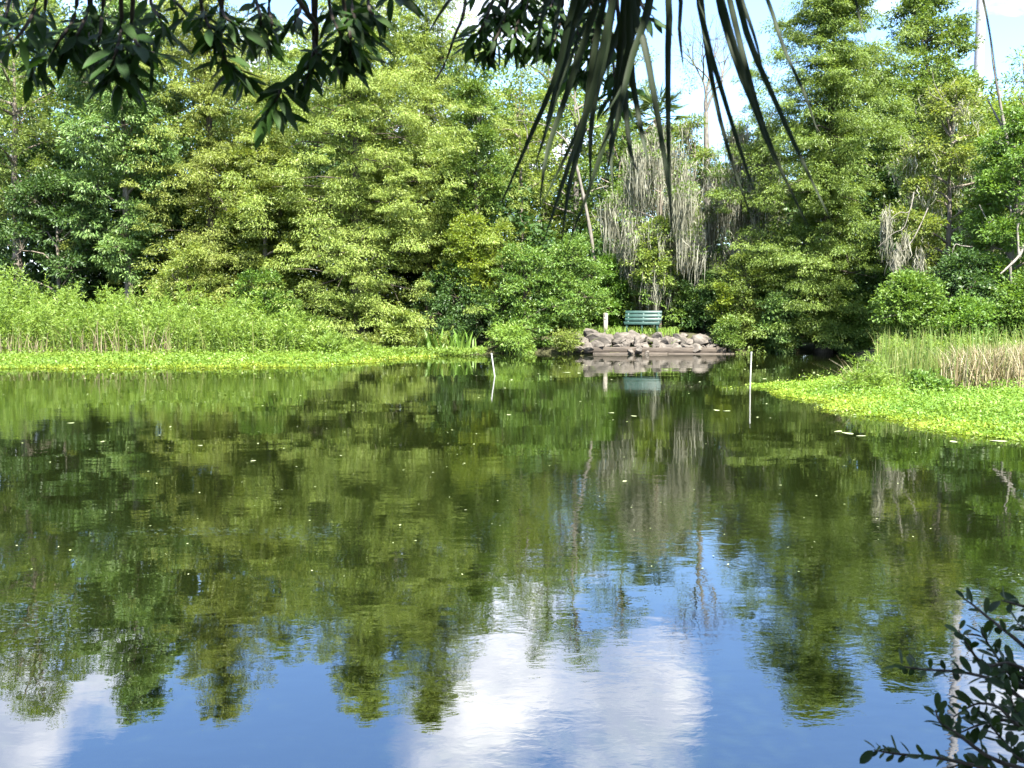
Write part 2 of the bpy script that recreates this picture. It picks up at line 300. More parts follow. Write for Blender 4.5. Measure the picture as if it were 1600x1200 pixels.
def cypress(label, px, D, top, hw, mat, seed, shape=.8, belly=1.0, bottom=470, n=250, m=105, name='cypress_tree', puff=.42, base=None):
    rng = np.random.default_rng(seed); b = ground_at(px, D) if base is None else base
    H = atY(px, top, D).z - b[2]; R = hw / F * D; zb = max(.3, atY(px, bottom, D).z - b[2])
    t_ = empty(name, b, label, 'tree', 'trees on the far bank')
    tr = MB(); lean = rng.normal(size=2) * .15
    axis = lambda z: b + np.array([lean[0] * (z / H) ** 2, lean[1] * (z / H) ** 2, z])
    zs = np.linspace(-.3, H * .97, 10); tube(tr, [axis(z) for z in zs], np.interp(zs, [-.3, .8, H], [R * .12 + .16, R * .05 + .12, .02]), 8)
    u = rng.random(n) ** 1.15; z = zb + (H - zb) * u; t = (z - zb) / (H - zb)
    prof = np.minimum(1, ((1 - t) * 1.9) ** shape * (1 - .0 * t)) * belly
    prof = np.where(t < .12, prof * (.8 + t * 1.7), prof)
    az = np.arange(n) * 2.39996 + rng.normal(size=n) * .3
    ln = R * prof * (1 + .22 * np.sin(az * 2 + z * 1.3 + seed) + rng.normal(size=n) * .16) + .15
    d = np.stack([np.cos(az), np.sin(az), np.zeros(n)], -1)
    C, RR, O = [], [], []
    for k in range(n):
        a = axis(z[k]); e = a + d[k] * ln[k] + np.array([0, 0, ln[k] * rng.uniform(-.38, .3)])
        if k % 3 == 0: limb(tr, a, a + (e - a) * .7, .012 + .008 * ln[k], .005, rng, .1, 4, 4)
        for q in ([.2, .6, 1.0] if ln[k] > 1.2 else [.35, .95]):
            side = np.cross(d[k], [0, 0, 1]) * rng.normal() * .3 * ln[k] * q
            C.append(a + (e - a) * q + side + np.array([0, 0, .1 * ln[k] * (q - q * q) * 4 + rng.normal() * .22])); RR.append(puff * rng.uniform(.45, 1.3) * (.75 + .25 * prof[k])); O.append(d[k])
    C = np.array(C); RR = np.array(RR); O = np.array(O)
    fo = MB(); m = int(m * 1.4); clump_leaves(fo, C, RR, O, m, rng, .12, .043, flat=.9, droop=.6, spread=.6, out=.35, up=.9, dome=True)
    tr.build('trunk', M_dbark, t_, True); fo.build('crown', mat, t_, kind='stuff'); return t_
def broadleaf(label, px, D, top, bottom, hw, mat, seed, nl=16, nc=26, m=70, L=.16, W=.085, bark=None, name='broadleaf_tree', lr=.42, cr=.42,
              droop=.25, cat='tree', group='trees on the far bank', skew=0.0, moss=0, base=None, trunk=True, mosslen=1.2, openness=0.0, widest=.45, twigs=True):
    rng = np.random.default_rng(seed); b = ground_at(px, D) if base is None else base
    H = atY(px, top, D).z - b[2]; R = hw / F * D; zb = max(.15, atY(px, bottom, D).z - b[2])
    t_ = empty(name, b, label, cat, group); tr = MB(); fo = MB()
    hh = H - zb; lean = np.array([skew * R, 0, 0])
    zs = np.linspace(-.3, zb + hh * .75, 8); wob = np.cumsum(rng.normal(size=(8, 2)) * .05 * (H / 10), 0)
    ax = np.array([b + lean * (q / H) + np.array([wob[k][0], wob[k][1], q]) for k, q in enumerate(zs)])
    tube(tr, ax, np.linspace(.04 + H * .013, .03, 8), 7)
    at = lambda q: np.array([np.interp(q, zs, ax[:, c]) for c in range(3)])
    C, RR, O = [], [], []
    for k in range(nl):
        t = (k + rng.random()) / nl; t = min(t, .97)
        prof = math.sin(math.pi * min(1, max(.04, (t ** (math.log(.5) / math.log(widest)))))) ** .6
        rad = R * lr * rng.uniform(.75, 1.2) * (.55 + .45 * prof); a = k * 2.39996 + rng.normal() * .4
        ro = max(0, R * prof - rad * .8) * rng.uniform(.45, 1.05)
        c = b + lean * (zb + hh * t) / H + np.array([math.cos(a) * ro, math.sin(a) * ro, zb + hh * t])
        c[2] = min(c[2], b[2] + H - rad * .55); c[2] = max(c[2], b[2] + rad * .4)
        if trunk: limb(tr, at(max(.1, min(c[2] - b[2] - rad * .6, zs[-1]))), c, .02 + H * .004, .015, rng, .05, 5, 5)
        kk = max(5, int(nc * (rad / (R * lr)) ** 1.6))
        d = nrm(rng.normal(size=(kk, 3)) + np.array([math.cos(a) * .5, math.sin(a) * .5, .35])); rr = rng.uniform(.45, 1.08, kk)
        keep = rng.random(kk) > openness
        cc = c + d * (rad * rr)[:, None] * np.array([1, 1, .8]); cc = cc[keep]; d = d[keep]
        if twigs:
            for q in cc[::3]: limb(tr, c, q, .014, .006, rng, .05, 3, 3)
        C.append(cc); O.append(d); RR.append(cr * rng.uniform(.6, 1.3, len(cc)))
    C = np.concatenate(C); O = np.concatenate(O); RR = np.concatenate(RR)
    C[:, 2] = np.maximum(C[:, 2], b[2] + .12)
    clump_leaves(fo, C, RR, O, m, rng, L, W, flat=.62, droop=droop, spread=.6, out=.45)
    tr.build('trunk' if trunk else 'stems', bark or M_bark, t_, True); fo.build('crown' if cat == 'tree' else 'foliage', mat, t_, kind='stuff')
    if moss:
        mo = MB(); sel = C[rng.choice(len(C), min(moss, len(C)), replace=False)]
        moss_curtain(mo, sel, rng, mosslen, 46, .55); mo.build('hanging_moss', L_moss, t_, kind='stuff')
    return t_
def shrub(label, px, D, top, hw, mat, seed, bottom=548, **kw):
    d = dict(nl=9, nc=22, m=60, L=.13, W=.07, name='shrub', cat='shrub', group='shrubs along the water', lr=.55, cr=.3, bark=M_dbark, widest=.4)
    d.update(kw); return broadleaf(label, px, D, top, bottom, hw, mat, seed, **d)
# ------------------------------------------------------------------ far wood: back rows closing the view
back = []
for q in range(3):
    rng0 = np.random.default_rng(900 + q)
    o = broadleaf('', 200 + 300 * q, 54, 120, 520, 150, [L_oak, L_pale, L_dark][q], 900 + q, nl=20, nc=26, m=42, L=.26, W=.15, cr=.6, name='background_tree', twigs=False)
    back.append(o)
def copy_thing(o, loc, rz, sc, label, group=None):
    c = o.copy(); COL.objects.link(c); c.location = loc; c.rotation_euler = (0, 0, rz); c.scale = sc; ORG[c.name] = np.array(loc, float)
    c['label'] = label
    if group: c['group'] = group
    for ch in o.children:
        k = ch.copy(); COL.objects.link(k); k.parent = c
    return c
Hb = [atY(200 + 300 * q, 120, 54).z - o.location.z for q, o in enumerate(back)]
spots = [(-40, 50, 20, 0), (90, 55, 0, 2), (190, 50, 60, 0), (290, 56, 10, 1), (400, 52, 95, 2), (500, 57, 60, 0), (620, 53, 30, 2), (730, 56, 70, 0), (800, 52, 190, 1),
         (880, 57, 130, 0), (950, 53, 225, 2), (1030, 58, 200, 1), (1110, 54, 255, 0), (1190, 58, 240, 2), (1275, 55, 190, 0), (1365, 52, 120, 2), (1460, 56, 110, 0), (1545, 50, 150, 1), (1640, 54, 130, 0), (1730, 50, 100, 2)]
names = ['mid green', 'pale green', 'dark green']
ordw = ['first', 'second', 'third', 'fourth', 'fifth', 'sixth', 'seventh', 'eighth', 'ninth', 'tenth', 'eleventh', 'twelfth', 'thirteenth', 'fourteenth', 'fifteenth', 'sixteenth', 'seventeenth', 'eighteenth', 'nineteenth', 'twentieth']
usedb = set()
for k, (px, D, top, kind) in enumerate(spots):
    b = ground_at(px, D); s = (atY(px, top, D).z - b[2]) / Hb[kind]; w = max(.75, min(1.15, s * 1.15))
    lab = 'blurred %s tree in the back row of the wood, %s from the left' % (names[kind], ordw[k])
    if kind not in usedb:
        usedb.add(kind); o = back[kind]; o.location = b; o.scale = (w, w, s); o['label'] = lab; o['group'] = 'back row of the wood'
    else: copy_thing(back[kind], b, k * 1.7, (w, w, s), lab, 'back row of the wood')
# dense thicket between the trunks, one mass
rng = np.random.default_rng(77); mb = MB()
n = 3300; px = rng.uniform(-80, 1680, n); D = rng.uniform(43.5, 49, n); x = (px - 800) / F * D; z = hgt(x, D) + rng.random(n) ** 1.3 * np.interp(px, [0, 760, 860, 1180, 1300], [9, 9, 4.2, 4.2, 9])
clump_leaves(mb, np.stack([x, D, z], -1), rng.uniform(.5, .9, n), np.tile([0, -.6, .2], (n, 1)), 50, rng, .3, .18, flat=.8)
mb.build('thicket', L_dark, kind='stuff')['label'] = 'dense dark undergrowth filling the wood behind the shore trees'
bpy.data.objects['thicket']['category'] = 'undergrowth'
# ------------------------------------------------------------------ named trees, left to right
broadleaf('airy yellow-green tree at the far left, pale trunk leaning in its shade', 30, 42, -60, 350, 150, L_airy, 11, nl=26, nc=30, m=75, L=.14, W=.055, lr=.34, cr=.42, droop=.2, widest=.6)
broadleaf('bluish green tree with drooping clusters left of the yellow cypresses', 200, 40, -55, 430, 100, L_ash, 12, nl=28, nc=30, m=80, L=.18, W=.07, lr=.42, cr=.36, droop=.6)
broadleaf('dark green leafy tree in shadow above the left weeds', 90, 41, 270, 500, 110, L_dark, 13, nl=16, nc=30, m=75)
cypress('olive yellow cypress tangled with vines, third tree from the left', 335, 41, -58, 105, L_cyp_y, 14, shape=.6, n=230, m=160, puff=.58)
broadleaf('vine covered round leafed tree between the olive and the big yellow cypress', 420, 40.5, 200, 480, 75, L_pale, 15, nl=16, nc=30, m=70, L=.13, W=.1, cr=.32)
cypress('dim cypress half hidden behind the big yellow cypress', 430, 46, 30, 95, L_cyp_g, 16, shape=.8, n=170, m=110, puff=.6)
cypress('big yellow-green cypress with layered puffy branches left of centre', 560, 40, -62, 140, L_cyp_y, 17, shape=.72, n=300, m=200, puff=.62, bottom=505)
cypress('tall feathery yellow cypress just right of the big one', 672, 43, -78, 95, L_cyp_y, 18, shape=.62, n=230, m=160, bottom=420, puff=.58)
broadleaf('deep green glossy tree leaning against the feathery cypress', 742, 41.5, 125, 400, 62, L_oak, 19, nl=16, nc=28, m=85, L=.13, W=.065, cr=.36)
broadleaf('light green sapling with a thin crown left of the pale leaning trunk', 815, 46, 110, 420, 60, L_pale, 20, nl=14, nc=20, m=45, L=.16, W=.07, openness=.25)
broadleaf('sparse pale tree with thin grey limbs behind the palm fronds', 905, 50, -10, 400, 105, L_pale, 21, nl=22, nc=20, m=44, L=.17, W=.07, openness=.25, lr=.36, bark=M_dead)
broadleaf('tall sparse tree with bare twigs showing left of the fronds', 845, 53, -5, 330, 78, L_airy, 31, nl=18, nc=18, m=42, L=.17, W=.07, openness=.25, lr=.36, bark=M_dead)
broadleaf('thin topped tree between the sparse tree and the far palm', 975, 52, 45, 330, 70, L_airy, 32, nl=16, nc=18, m=42, L=.17, W=.07, openness=.25, lr=.36, bark=M_dead)
broadleaf('pale soft tree filling the gap just left of the tall green cypress', 1195, 47, 190, 430, 55, L_airy, 33, nl=16, nc=22, m=50, L=.16, W=.07, moss=40, mosslen=1.5)
broadleaf('pale green tree between the far palm and the bare tree', 1075, 46, 185, 430, 50, L_airy, 34, nl=14, nc=22, m=48, L=.16, W=.07, moss=40, mosslen=1.4)
broadleaf('round green tree behind the pale leaning trunk', 960, 47, 190, 460, 75, L_oak, 22, nl=14, nc=24, m=60)
broadleaf('grey oak curtained with Spanish moss behind the bench', 1025, 42, 205, 470, 88, L_oak, 23, nl=18, nc=20, m=38, moss=250, mosslen=1.9, openness=.15)
broadleaf('moss hung oak in the shade right of the bench', 1150, 41.5, 200, 430, 62, L_oak, 24, nl=14, nc=20, m=40, moss=190, mosslen=1.7, bark=M_dbark)
cypress('tall deep green cypress with tiered branches standing at the right shore', 1288, 38.4, -38, 122, L_cyp_g, 25, shape=.5, n=390, m=190, bottom=530, puff=.56)
broadleaf('broad dark crowned oak rising behind the tall green cypress', 1425, 45, -25, 330, 108, L_oak, 26, nl=26, nc=32, m=80, L=.17, W=.09)
broadleaf('pale green tree tangled with bare grey limbs at the right', 1470, 31.5, 130, 470, 95, L_pale, 27, nl=24, nc=26, m=62, L=.115, W=.065, lr=.36, cr=.3, moss=40, mosslen=.9, openness=.12)
broadleaf('fresh green tree at the right edge behind the broken limb', 1575, 29, 175, 490, 80, L_vine, 28, nl=20, nc=28, m=70, L=.11, W=.06, lr=.4, cr=.3)
broadleaf('yellowish thin tree at the top right corner', 1585, 36, 75, 300, 62, L_yel, 29, nl=12, nc=18, m=38, L=.13, W=.06, openness=.3)
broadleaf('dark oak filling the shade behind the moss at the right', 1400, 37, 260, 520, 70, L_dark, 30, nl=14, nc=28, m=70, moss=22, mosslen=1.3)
# ------------------------------------------------------------------ shrubs along the far shore
shrub('pale leafy bush rising above the left weeds beside the dark hollow', 300, 38.5, 385, 75, L_pale, 40, nl=12)
shrub('round leafed bush at the end of the left weeds', 420, 38.5, 430, 70, L_vine, 41)
shrub('small yellow-green bush at the foot of the big yellow cypress', 625, 37.9, 488, 40, L_pale, 42, nl=7)
shrub('yellow tipped wax myrtle between the cypress and the dark bushes', 735, 39.5, 335, 55, L_yel, 43, nl=12, m=55, bottom=470)
shrub('second yellowish myrtle beside the yellow tipped one', 782, 40, 350, 45, L_pale, 44, nl=12, bottom=500)
shrub('dark glossy bush overhanging the water left of the rocks', 820, 38.6, 385, 75, L_oak, 45, nl=14, m=70)
shrub('deep shaded bush beside the dark glossy one', 710, 39.2, 420, 70, L_dark, 46, nl=12, m=70)
shrub('small leaved green bush just left of the wooden post', 893, 39.6, 375, 55, L_oak, 47, nl=14, bottom=515, m=65, L=.11, W=.06)
shrub('light green drooping bush at the waterline left of the rocks', 800, 37.4, 512, 42, L_weed, 48, nl=7, m=45, droop=.5, L=.16, W=.04)
shrub('bright yellow-green bush above the bench under the moss', 1030, 41.2, 348, 62, L_pale, 49, nl=12, bottom=455)
shrub('low green bush directly behind the bench', 1040, 41.5, 425, 70, L_oak, 50, nl=12, bottom=515)
shrub('fresh green bush between the post and the bench', 950, 42.0, 400, 38, L_vine, 51, nl=10, bottom=510)
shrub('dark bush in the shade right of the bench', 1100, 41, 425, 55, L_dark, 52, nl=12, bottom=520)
shrub('tall bush with bright yellow new leaves right of the rocks', 1160, 38.5, 395, 48, L_pale, 53, nl=14, m=55, L=.11, W=.055)
shrub('bluish green bush dipping into the water under the tall green cypress', 1215, 37.8, 460, 45, L_ash, 54, nl=10, m=60)
shrub('dark waterside bush under the right side of the tall green cypress', 1330, 37.6, 465, 60, L_oak, 55, nl=12, m=60)
shrub('yellow leaf tuft at the edge of the tall bush by the rocks', 1127, 37.9, 448, 15, L_yel, 56, nl=5, nc=14, m=45, bottom=505)
shrub('viny mound left of the sagging vine', 1420, 27.5, 432, 62, L_vine, 57, nl=14, nc=28, m=60, L=.10, W=.065, group='vine covered shrubs at the right')
shrub('low viny hedge in the middle behind the right reeds', 1510, 27.2, 478, 75, L_vine, 58, nl=14, nc=28, m=60, L=.10, W=.065, group='vine covered shrubs at the right')
shrub('viny bush at the right edge behind the reeds', 1605, 26.8, 440, 62, L_vine, 59, nl=12, nc=28, m=60, L=.10, W=.065, group='vine covered shrubs at the right')
shrub('shaded bush behind the sagging vine at the right', 1500, 29, 400, 80, L_dark, 60, nl=12, nc=28, m=55, L=.11, W=.07, group='vine covered shrubs at the right')
shrub('straggly pale bush growing over the left end of the rocks', 888, 37.1, 518, 24, L_pale, 61, nl=6, nc=14, m=40, L=.09, W=.05)
shrub('dark bush overhanging the right end of the timber wall', 1140, 37.2, 500, 24, L_oak, 62, nl=7, nc=18, m=50, L=.1, W=.05)
# ------------------------------------------------------------------ far sabal palm, bare tree, dead limbs, leaning trunk, tall pole
def palm(label, px, D, top, seed):
    rng = np.random.default_rng(seed); b = ground_at(px, D); H = atY(px, top, D).z - b[2] - 1.1
    t_ = empty('cabbage_palm', b, label, 'palm tree'); tr = MB(); zs = np.linspace(-.2, H, 9)
    tube(tr, [b + np.array([.2 * math.sin(q * .3), 0, q]) for q in zs], np.where(zs < .5, .24, .17), 9); tr.build('trunk', M_bark, t_, True)
    c = b + np.array([.2 * math.sin(H * .3), 0, H])
    for k in range(26):
        fr = MB(); az = k * 2.4; el = 1.25 - k * .09; dead = k > 19
        d = np.array([math.cos(az) * math.cos(el), math.sin(az) * math.cos(el), math.sin(el)]); h = c + d * (1.0 if not dead else .7)
        tube(fr, [c, (c + h) / 2 + [0, 0, .05], h], .02, 4, .3)
        m = 34; a = np.linspace(-1.9, 1.9, m); side = nrm(np.cross(d, [0, 0, 1.0])); u = np.cross(side, d)
        dirs = np.cos(a)[:, None] * d + np.sin(a)[:, None] * side + u * .15; dirs[:, 2] -= .35 if not dead else 1.2
        leaves(fr, np.tile(h, (m, 1)), dirs, rng.uniform(.7, 1.0, m), .07, rng, 1.2, quad=True)
        o = fr.build('frond', L_tan if dead else L_palm, t_)
    return t_
palm('far cabbage palm with a shaggy brown skirt above the moss', 1022, 49, 150, 70)
def skeleton(mb, a, d, ln, r, depth, rng, spread=.6):
    d = nrm(np.asarray(d, float)); e = a + d * ln; mid = a + d * ln * .5 + rng.normal(size=3) * ln * .06
    tube(mb, curve([a, mid, e], 4), np.linspace(r, r * .62, 4), 5 if r > .03 else 3)
    if depth == 0: return
    for k in range(2 if rng.random() < .6 else 3):
        nd = d + rng.normal(size=3) * spread; nd[2] += .15; skeleton(mb, e if k < 2 else mid, nd, ln * rng.uniform(.6, .85), r * .6, depth - 1, rng, spread)
rng = np.random.default_rng(8); b = ground_at(1098, 50); t_ = empty('bare_tree', b, 'bare grey tree with fine forked twigs against the sky', 'tree', 'trees on the far bank')
tr = MB(); fk = np.array(atY(1103, 175, 50)); tube(tr, curve([b - [0, 0, .3], (b + fk) / 2 + [.15, 0, 0], fk], 8), np.linspace(.22, .13, 8), 7); tr.build('trunk', M_dead, t_, True)
for (px, py, dx) in ((1118, 60, .25), (1092, 55, -.2), (1140, 110, .9)):
    br = MB(); skeleton(br, fk, np.array(atY(px, py, 50)) - fk, 1.6, .085, 5, rng, .42); br.build('branch', M_dead, t_, True)
lf = MB(); C = np.array([atY(x, y, 50) for x, y in ((1085, 95), (1078, 120), (1092, 130), (1070, 105), (1080, 75), (1066, 140))])
clump_leaves(lf, C, np.full(6, .55), np.zeros((6, 3)), 70, rng, .15, .06); lf.build('leaf_tuft', L_airy, t_, kind='stuff')
def branchy(name, label, cat, D, paths, mat, parts='branch', group=None, base=None):
    b = np.array(base) if base is not None else np.array(atY(*paths[0][0][0][:2], D)); t_ = empty(name, b, label, cat, group)
    for (pts, r0, r1) in [(p, p_r0, p_r1) for p, p_r0, p_r1 in paths]:
        mb = MB(); w = [np.array(atY(x, y, D + dd)) for x, y, dd in pts]; n = len(pts) * 4
        tube(mb, curve(w, n), np.linspace(r0, r1, n) * .6 * (1 + .15 * np.sin(np.arange(n) * 2.3)), 7); mb.build(parts, mat, t_, True)
    return t_
branchy('leaning_trunk', 'pale dead trunk leaning in the gap left of the moss tree', 'dead tree', 44, [([(938, 520, 0), (926, 385, 0), (908, 290, 0), (897, 245, 0)], .16, .10), ([(897, 245, 0), (880, 215, .5), (850, 195, .8), (805, 188, 1)], .07, .03), ([(897, 245, 0), (905, 190, 0), (898, 150, .3)], .07, .03), ([(826, 240, 1), (823, 205, .9), (818, 192, .8)], .07, .05)], M_dead)
branchy('dead_snag', 'grey weathered snag pointing up through the yellowish tree at the right', 'dead tree', 33, [([(1592, 480, 0), (1585, 300, 0), (1566, 180, 0), (1552, 100, 0), (1545, 40, 0)], .16, .012), ([(1574, 215, 0), (1556, 180, .2), (1540, 150, .4)], .08, .03), ([(1578, 240, 0), (1584, 200, -.2), (1580, 168, -.2)], .08, .05)], M_dead)
branchy('broken_limb', 'thick broken dead limb with splintered end at the right edge', 'dead limb', 28.0, [([(1640, 340, 0), (1606, 375, 0), (1592, 400, -.2), (1572, 420, -.4), (1563, 428, -.5)], .11, .03), ([(1592, 400, -.2), (1590, 355, -.1), (1594, 350, 0)], .06, .03), ([(1578, 416, -.3), (1580, 450, -.3), (1577, 484, -.3)], .07, .04)], M_dead)
branchy('curved_dead_branch', 'bare grey branch curving like a hook in the right trees', 'dead limb', 28.9, [([(1560, 280, 0), (1572, 300, -.1), (1580, 335, -.2), (1570, 340, -.2), (1560, 341, 0)], .035, .02), ([(1530, 320, 0), (1540, 340, 0), (1545, 348, 0), (1552, 342, 0)], .03, .015)], M_dead)
branchy('forked_dead_branch', 'bare forked branch hung with moss left of the pale right tree', 'dead limb', 30.2, [([(1450, 325, .3), (1430, 368, 0), (1412, 392, 0), (1405, 386, 0), (1400, 400, 0)], .03, .012), ([(1428, 300, .3), (1421, 330, 0), (1405, 332, -.1), (1392, 342, -.2)], .03, .012), ([(1421, 330, 0), (1412, 356, 0), (1395, 365, -.1), (1372, 386, -.1)], .025, .01)], M_dead)
branchy('bent_dead_branch', 'short grey branch bent over at a right angle in the right trees', 'dead limb', 29.2, [([(1520, 386, .2), (1502, 384, 0), (1493, 382, 0), (1488, 395, 0), (1490, 412, 0)], .035, .015)], M_dead)
branchy('upright_dead_twig', 'thin bare twigs sticking out of the pale right tree top', 'dead limb', 31, [([(1482, 168, 0), (1470, 150, 0), (1460, 130, 0), (1457, 112, 0)], .03, .01), ([(1472, 156, 0), (1455, 148, 0), (1450, 132, 0)], .02, .008)], M_dead)
# moss tufts on the forked branch
rng = np.random.default_rng(5); b = np.array(atY(1400, 330, 29))
for k, (px, py, D, ln, n, lab) in enumerate([(1400, 398, 30.2, 1.1, 90, 'fat grey moss tuft tapering to a point below the forked branch'), (1385, 345, 30.3, 1.5, 110, 'long moss veil hanging at the left end of the forked branch'), (1414, 372, 30.3, .9, 50, 'narrow moss tail under the forked branch beside the fat tuft'), (1440, 398, 30, .75, 90, 'short broad moss tuft above the viny mound')]):
    mb = MB(); p = np.array(atY(px, py, D)); moss_curtain(mb, [p], np.random.default_rng(50 + k), ln * 1.2, n, .16)
    tag(mb.build('moss_tuft', L_moss), lab, 'moss', 'moss tufts at the right')
b = ground_at(1512, 66); t_ = empty('tall_pole', b, 'tall pale grey pole rising behind the right trees', 'pole')
mb = MB(); zs = np.linspace(-.3, 42, 8); tube(mb, [b + np.array([0, 0, q]) for q in zs], np.linspace(.34, .27, 8), 20); mb.build('shaft', M_pole, t_, True)
mb = MB(); tube(mb, [b + np.array([0, 0, q]) for q in (42.0, 42.25)], .36, 20); mb.build('cap', M_pole, t_, True)
mb = MB(); tube(mb, [b + np.array([0, 0, q]) for q in (-.2, .3)], .6, 20); mb.build('base_flange', M_pole, t_, True)
# ------------------------------------------------------------------ left and right banks: weeds, reeds, floating mats
def interp_band(rng, n, xs, lo, hi):
    """random pixels between two pixel curves, returned as water-plane points"""
    px = rng.uniform(xs[0], xs[-1], n); a = np.interp(px, xs, lo); b = np.interp(px, xs, hi); return px, a + (b - a) * rng.random(n)
def mat_sheet(name, label, outline, mat, mat2, seed, n, L, hmax):
    """floating mat: dense low leaves over the area inside a plan polygon"""
    rng = np.random.default_rng(seed); P = np.array(outline, float); lo, hi = P.min(0), P.max(0)
    pts = rng.uniform(lo, hi, (n * 4, 2)); ins = np.zeros(len(pts), bool); dmin = np.full(len(pts), 1e9)
    wob = pts + .25 * np.stack([np.sin(pts[:, 1] * 2.3 + pts[:, 0]), np.sin(pts[:, 0] * 1.9)], -1) + rng.normal(size=pts.shape) * .12
    for k in range(len(P)):
        a, b = P[k - 1], P[k]
        c = (a[1] > wob[:, 1]) != (b[1] > wob[:, 1]); xx = (b[0] - a[0]) * (wob[:, 1] - a[1]) / (b[1] - a[1] + 1e-12) + a[0]; ins ^= c & (wob[:, 0] < xx)
        ab = b - a; t = np.clip(((wob - a) @ ab) / (ab @ ab), 0, 1); dmin = np.minimum(dmin, np.linalg.norm(wob - a - t[:, None] * ab, axis=1))
    hole = np.sin(pts[:, 0] * 3.7 + 2 * np.sin(pts[:, 1] * 2.9)) * np.sin(pts[:, 1] * 4.1 + 1.7 * np.sin(pts[:, 0] * 2.3)) + rng.normal(size=len(pts)) * .25
    ins &= hole < .35 + dmin * .9; pts = pts[ins][:n]; dm = dmin[ins][:n]; q = len(pts)
    lump = .5 + .5 * np.sin(pts[:, 0] * 2.1 + 1.3 * np.sin(pts[:, 1] * 1.7)) * np.sin(pts[:, 1] * 1.9 + pts[:, 0] * .6)
    z = .01 + np.minimum(1, dm / 1.6) * hmax * (.35 + .65 * lump) * rng.random(q) ** 1.6 * rng.choice([1, 1, 1, 2.2], q); z += np.maximum(0, hgt(pts[:, 0], pts[:, 1]))
    D = rng.normal(size=(q, 3)); D[:, 2] = np.abs(D[:, 2]) * .5 + .15
    edge = rng.random(q) > dm / 1.3 + .12
    for sel, m_, nm, lb in ((~edge, mat, name, label), (edge, mat2, name + '_fringe', label + ', yellow fringe at its edge')):
        mb = MB(); p = np.stack([pts[sel, 0], pts[sel, 1], z[sel]], -1); leaves(mb, p, D[sel], L * rng.uniform(.4, 1.6, sel.sum()), L * rng.uniform(.35, .9, sel.sum()), rng, .8, np.clip(lump[sel] * .5 + rng.random(sel.sum()) * .5, 0, 1))
        tag(mb.build(nm, m_, kind='stuff'), lb, 'water plants')
def plan(pts): return [tuple(atZ(x, y)[:2]) for x, y in pts]
mat_sheet('floating_mat', 'bright green floating plant mat along the left bank', plan([(-150, 577), (0, 576), (150, 577), (330, 575), (480, 574), (570, 567), (620, 562), (685, 556.5), (660, 553.5), (560, 550), (300, 549), (-150, 549)]), L_mat, L_maty, 101, 95000, .085, .2)
mat_sheet('floating_mat', 'bright green floating plant mat spreading from the right bank', plan([(1178, 606), (1230, 617), (1300, 634), (1350, 652), (1440, 666), (1520, 678), (1620, 688), (1760, 700), (1760, 600), (1450, 590), (1330, 588), (1270, 596)]), L_mat, L_maty, 102, 170000, .052, .22)
mat_sheet('floating_mat', 'thin strip of floating plants joining the white pole and the right mat', plan([(1105, 606), (1150, 607.2), (1200, 608.5), (1215, 606), (1150, 605.6)]), L_maty, L_maty, 103, 420, .045, .012)
def weeds(name, label, xs, tops, D0, D1, n, mat, seed, L=.15, W=.045, per=34, stem=True, hvar=(.6, 1.02), lean=.12, cat='weeds', only_top=0.0):
    """leafy upright stems, thick as a hedge"""
    rng = np.random.default_rng(seed); mb = MB(); px = rng.uniform(xs[0], xs[-1], n); D = D0 + (D1 - D0) * rng.random(n) ** .8
    Zt = np.array([atY(a, np.interp(a, xs, tops), d).z for a, d in zip(px, D)]); x = np.array([atY(a, 545, d).x for a, d in zip(px, D)])
    g = np.maximum(hgt(x, D), 0); H = np.maximum(.25, (Zt - g) * rng.uniform(*hvar, n)); front = (D - D0) / (D1 - D0 + 1e-6)
    H *= .72 + .28 * np.minimum(1, front * 1.6); H *= .82 + .2 * np.sin(px * .13 + 2 * np.sin(px * .031 + D * 2) + D * 3)
    ld = rng.normal(size=(n, 2)) * lean
    u = only_top + (1 - only_top) * rng.random((n, per)) ** .7
    base = np.stack([x, D, g], -1); P = base[:, None] + np.stack([ld[:, None, 0] * u ** 2 * H[:, None], ld[:, None, 1] * u ** 2 * H[:, None], u * H[:, None]], -1)
    d = rng.normal(size=(n * per, 3)); d[:, 2] = np.abs(d[:, 2]) * .5 + .35
    leaves(mb, P.reshape(-1, 3), d, L * rng.uniform(.6, 1.3, n * per), W, rng, .5, np.repeat(rng.random(n), per) * .5 + rng.random(n * per) * .5)
    tag(mb.build(name, mat, kind='stuff'), label, cat); return base, H, ld
weeds('tall_weeds', 'tall bright green leafy weeds massed on the left bank', [-120, 0, 60, 130, 230, 320, 400, 470, 520, 545], [410, 408, 425, 448, 438, 447, 458, 475, 500, 530], 34.6, 38.2, 2100, L_weed, 110, L=.17, W=.045, per=62)
weeds('low_weeds', 'low bright plants creeping out from the end of the left weeds', [540, 580, 640, 700, 760], [520, 535, 542, 546, 552], 35.6, 37, 260, L_weed, 111, L=.13, W=.05, per=26)
weeds('bank_weeds', 'green weeds growing up behind the right reeds', [1370, 1420, 1500, 1600, 1720], [520, 515, 522, 518, 515], 22.5, 25.5, 900, L_weed, 112, L=.10, W=.035, per=40)
weeds('grassy_clump', 'feathery green clump at the tip of the right bank', [1322, 1345, 1370, 1392], [572, 553, 552, 570], 19.8, 20.8, 150, L_weed, 113, L=.10, W=.02, per=44, lean=.3)
weeds('leafy_bush', 'small round vivid green bush in front of the tan reeds', [1432, 1448, 1468, 1484], [580, 566, 566, 582], 19.2, 19.9, 90, L_vine, 114, L=.085, W=.04, per=46, lean=.25, cat='bush')
weeds('waterside_weeds', 'pale green weeds trailing at the waterline under the big cypress', [560, 600, 650, 700], [515, 505, 510, 512], 37.0, 37.9, 170, L_pale, 115, L=.12, W=.04, per=34, lean=.25)
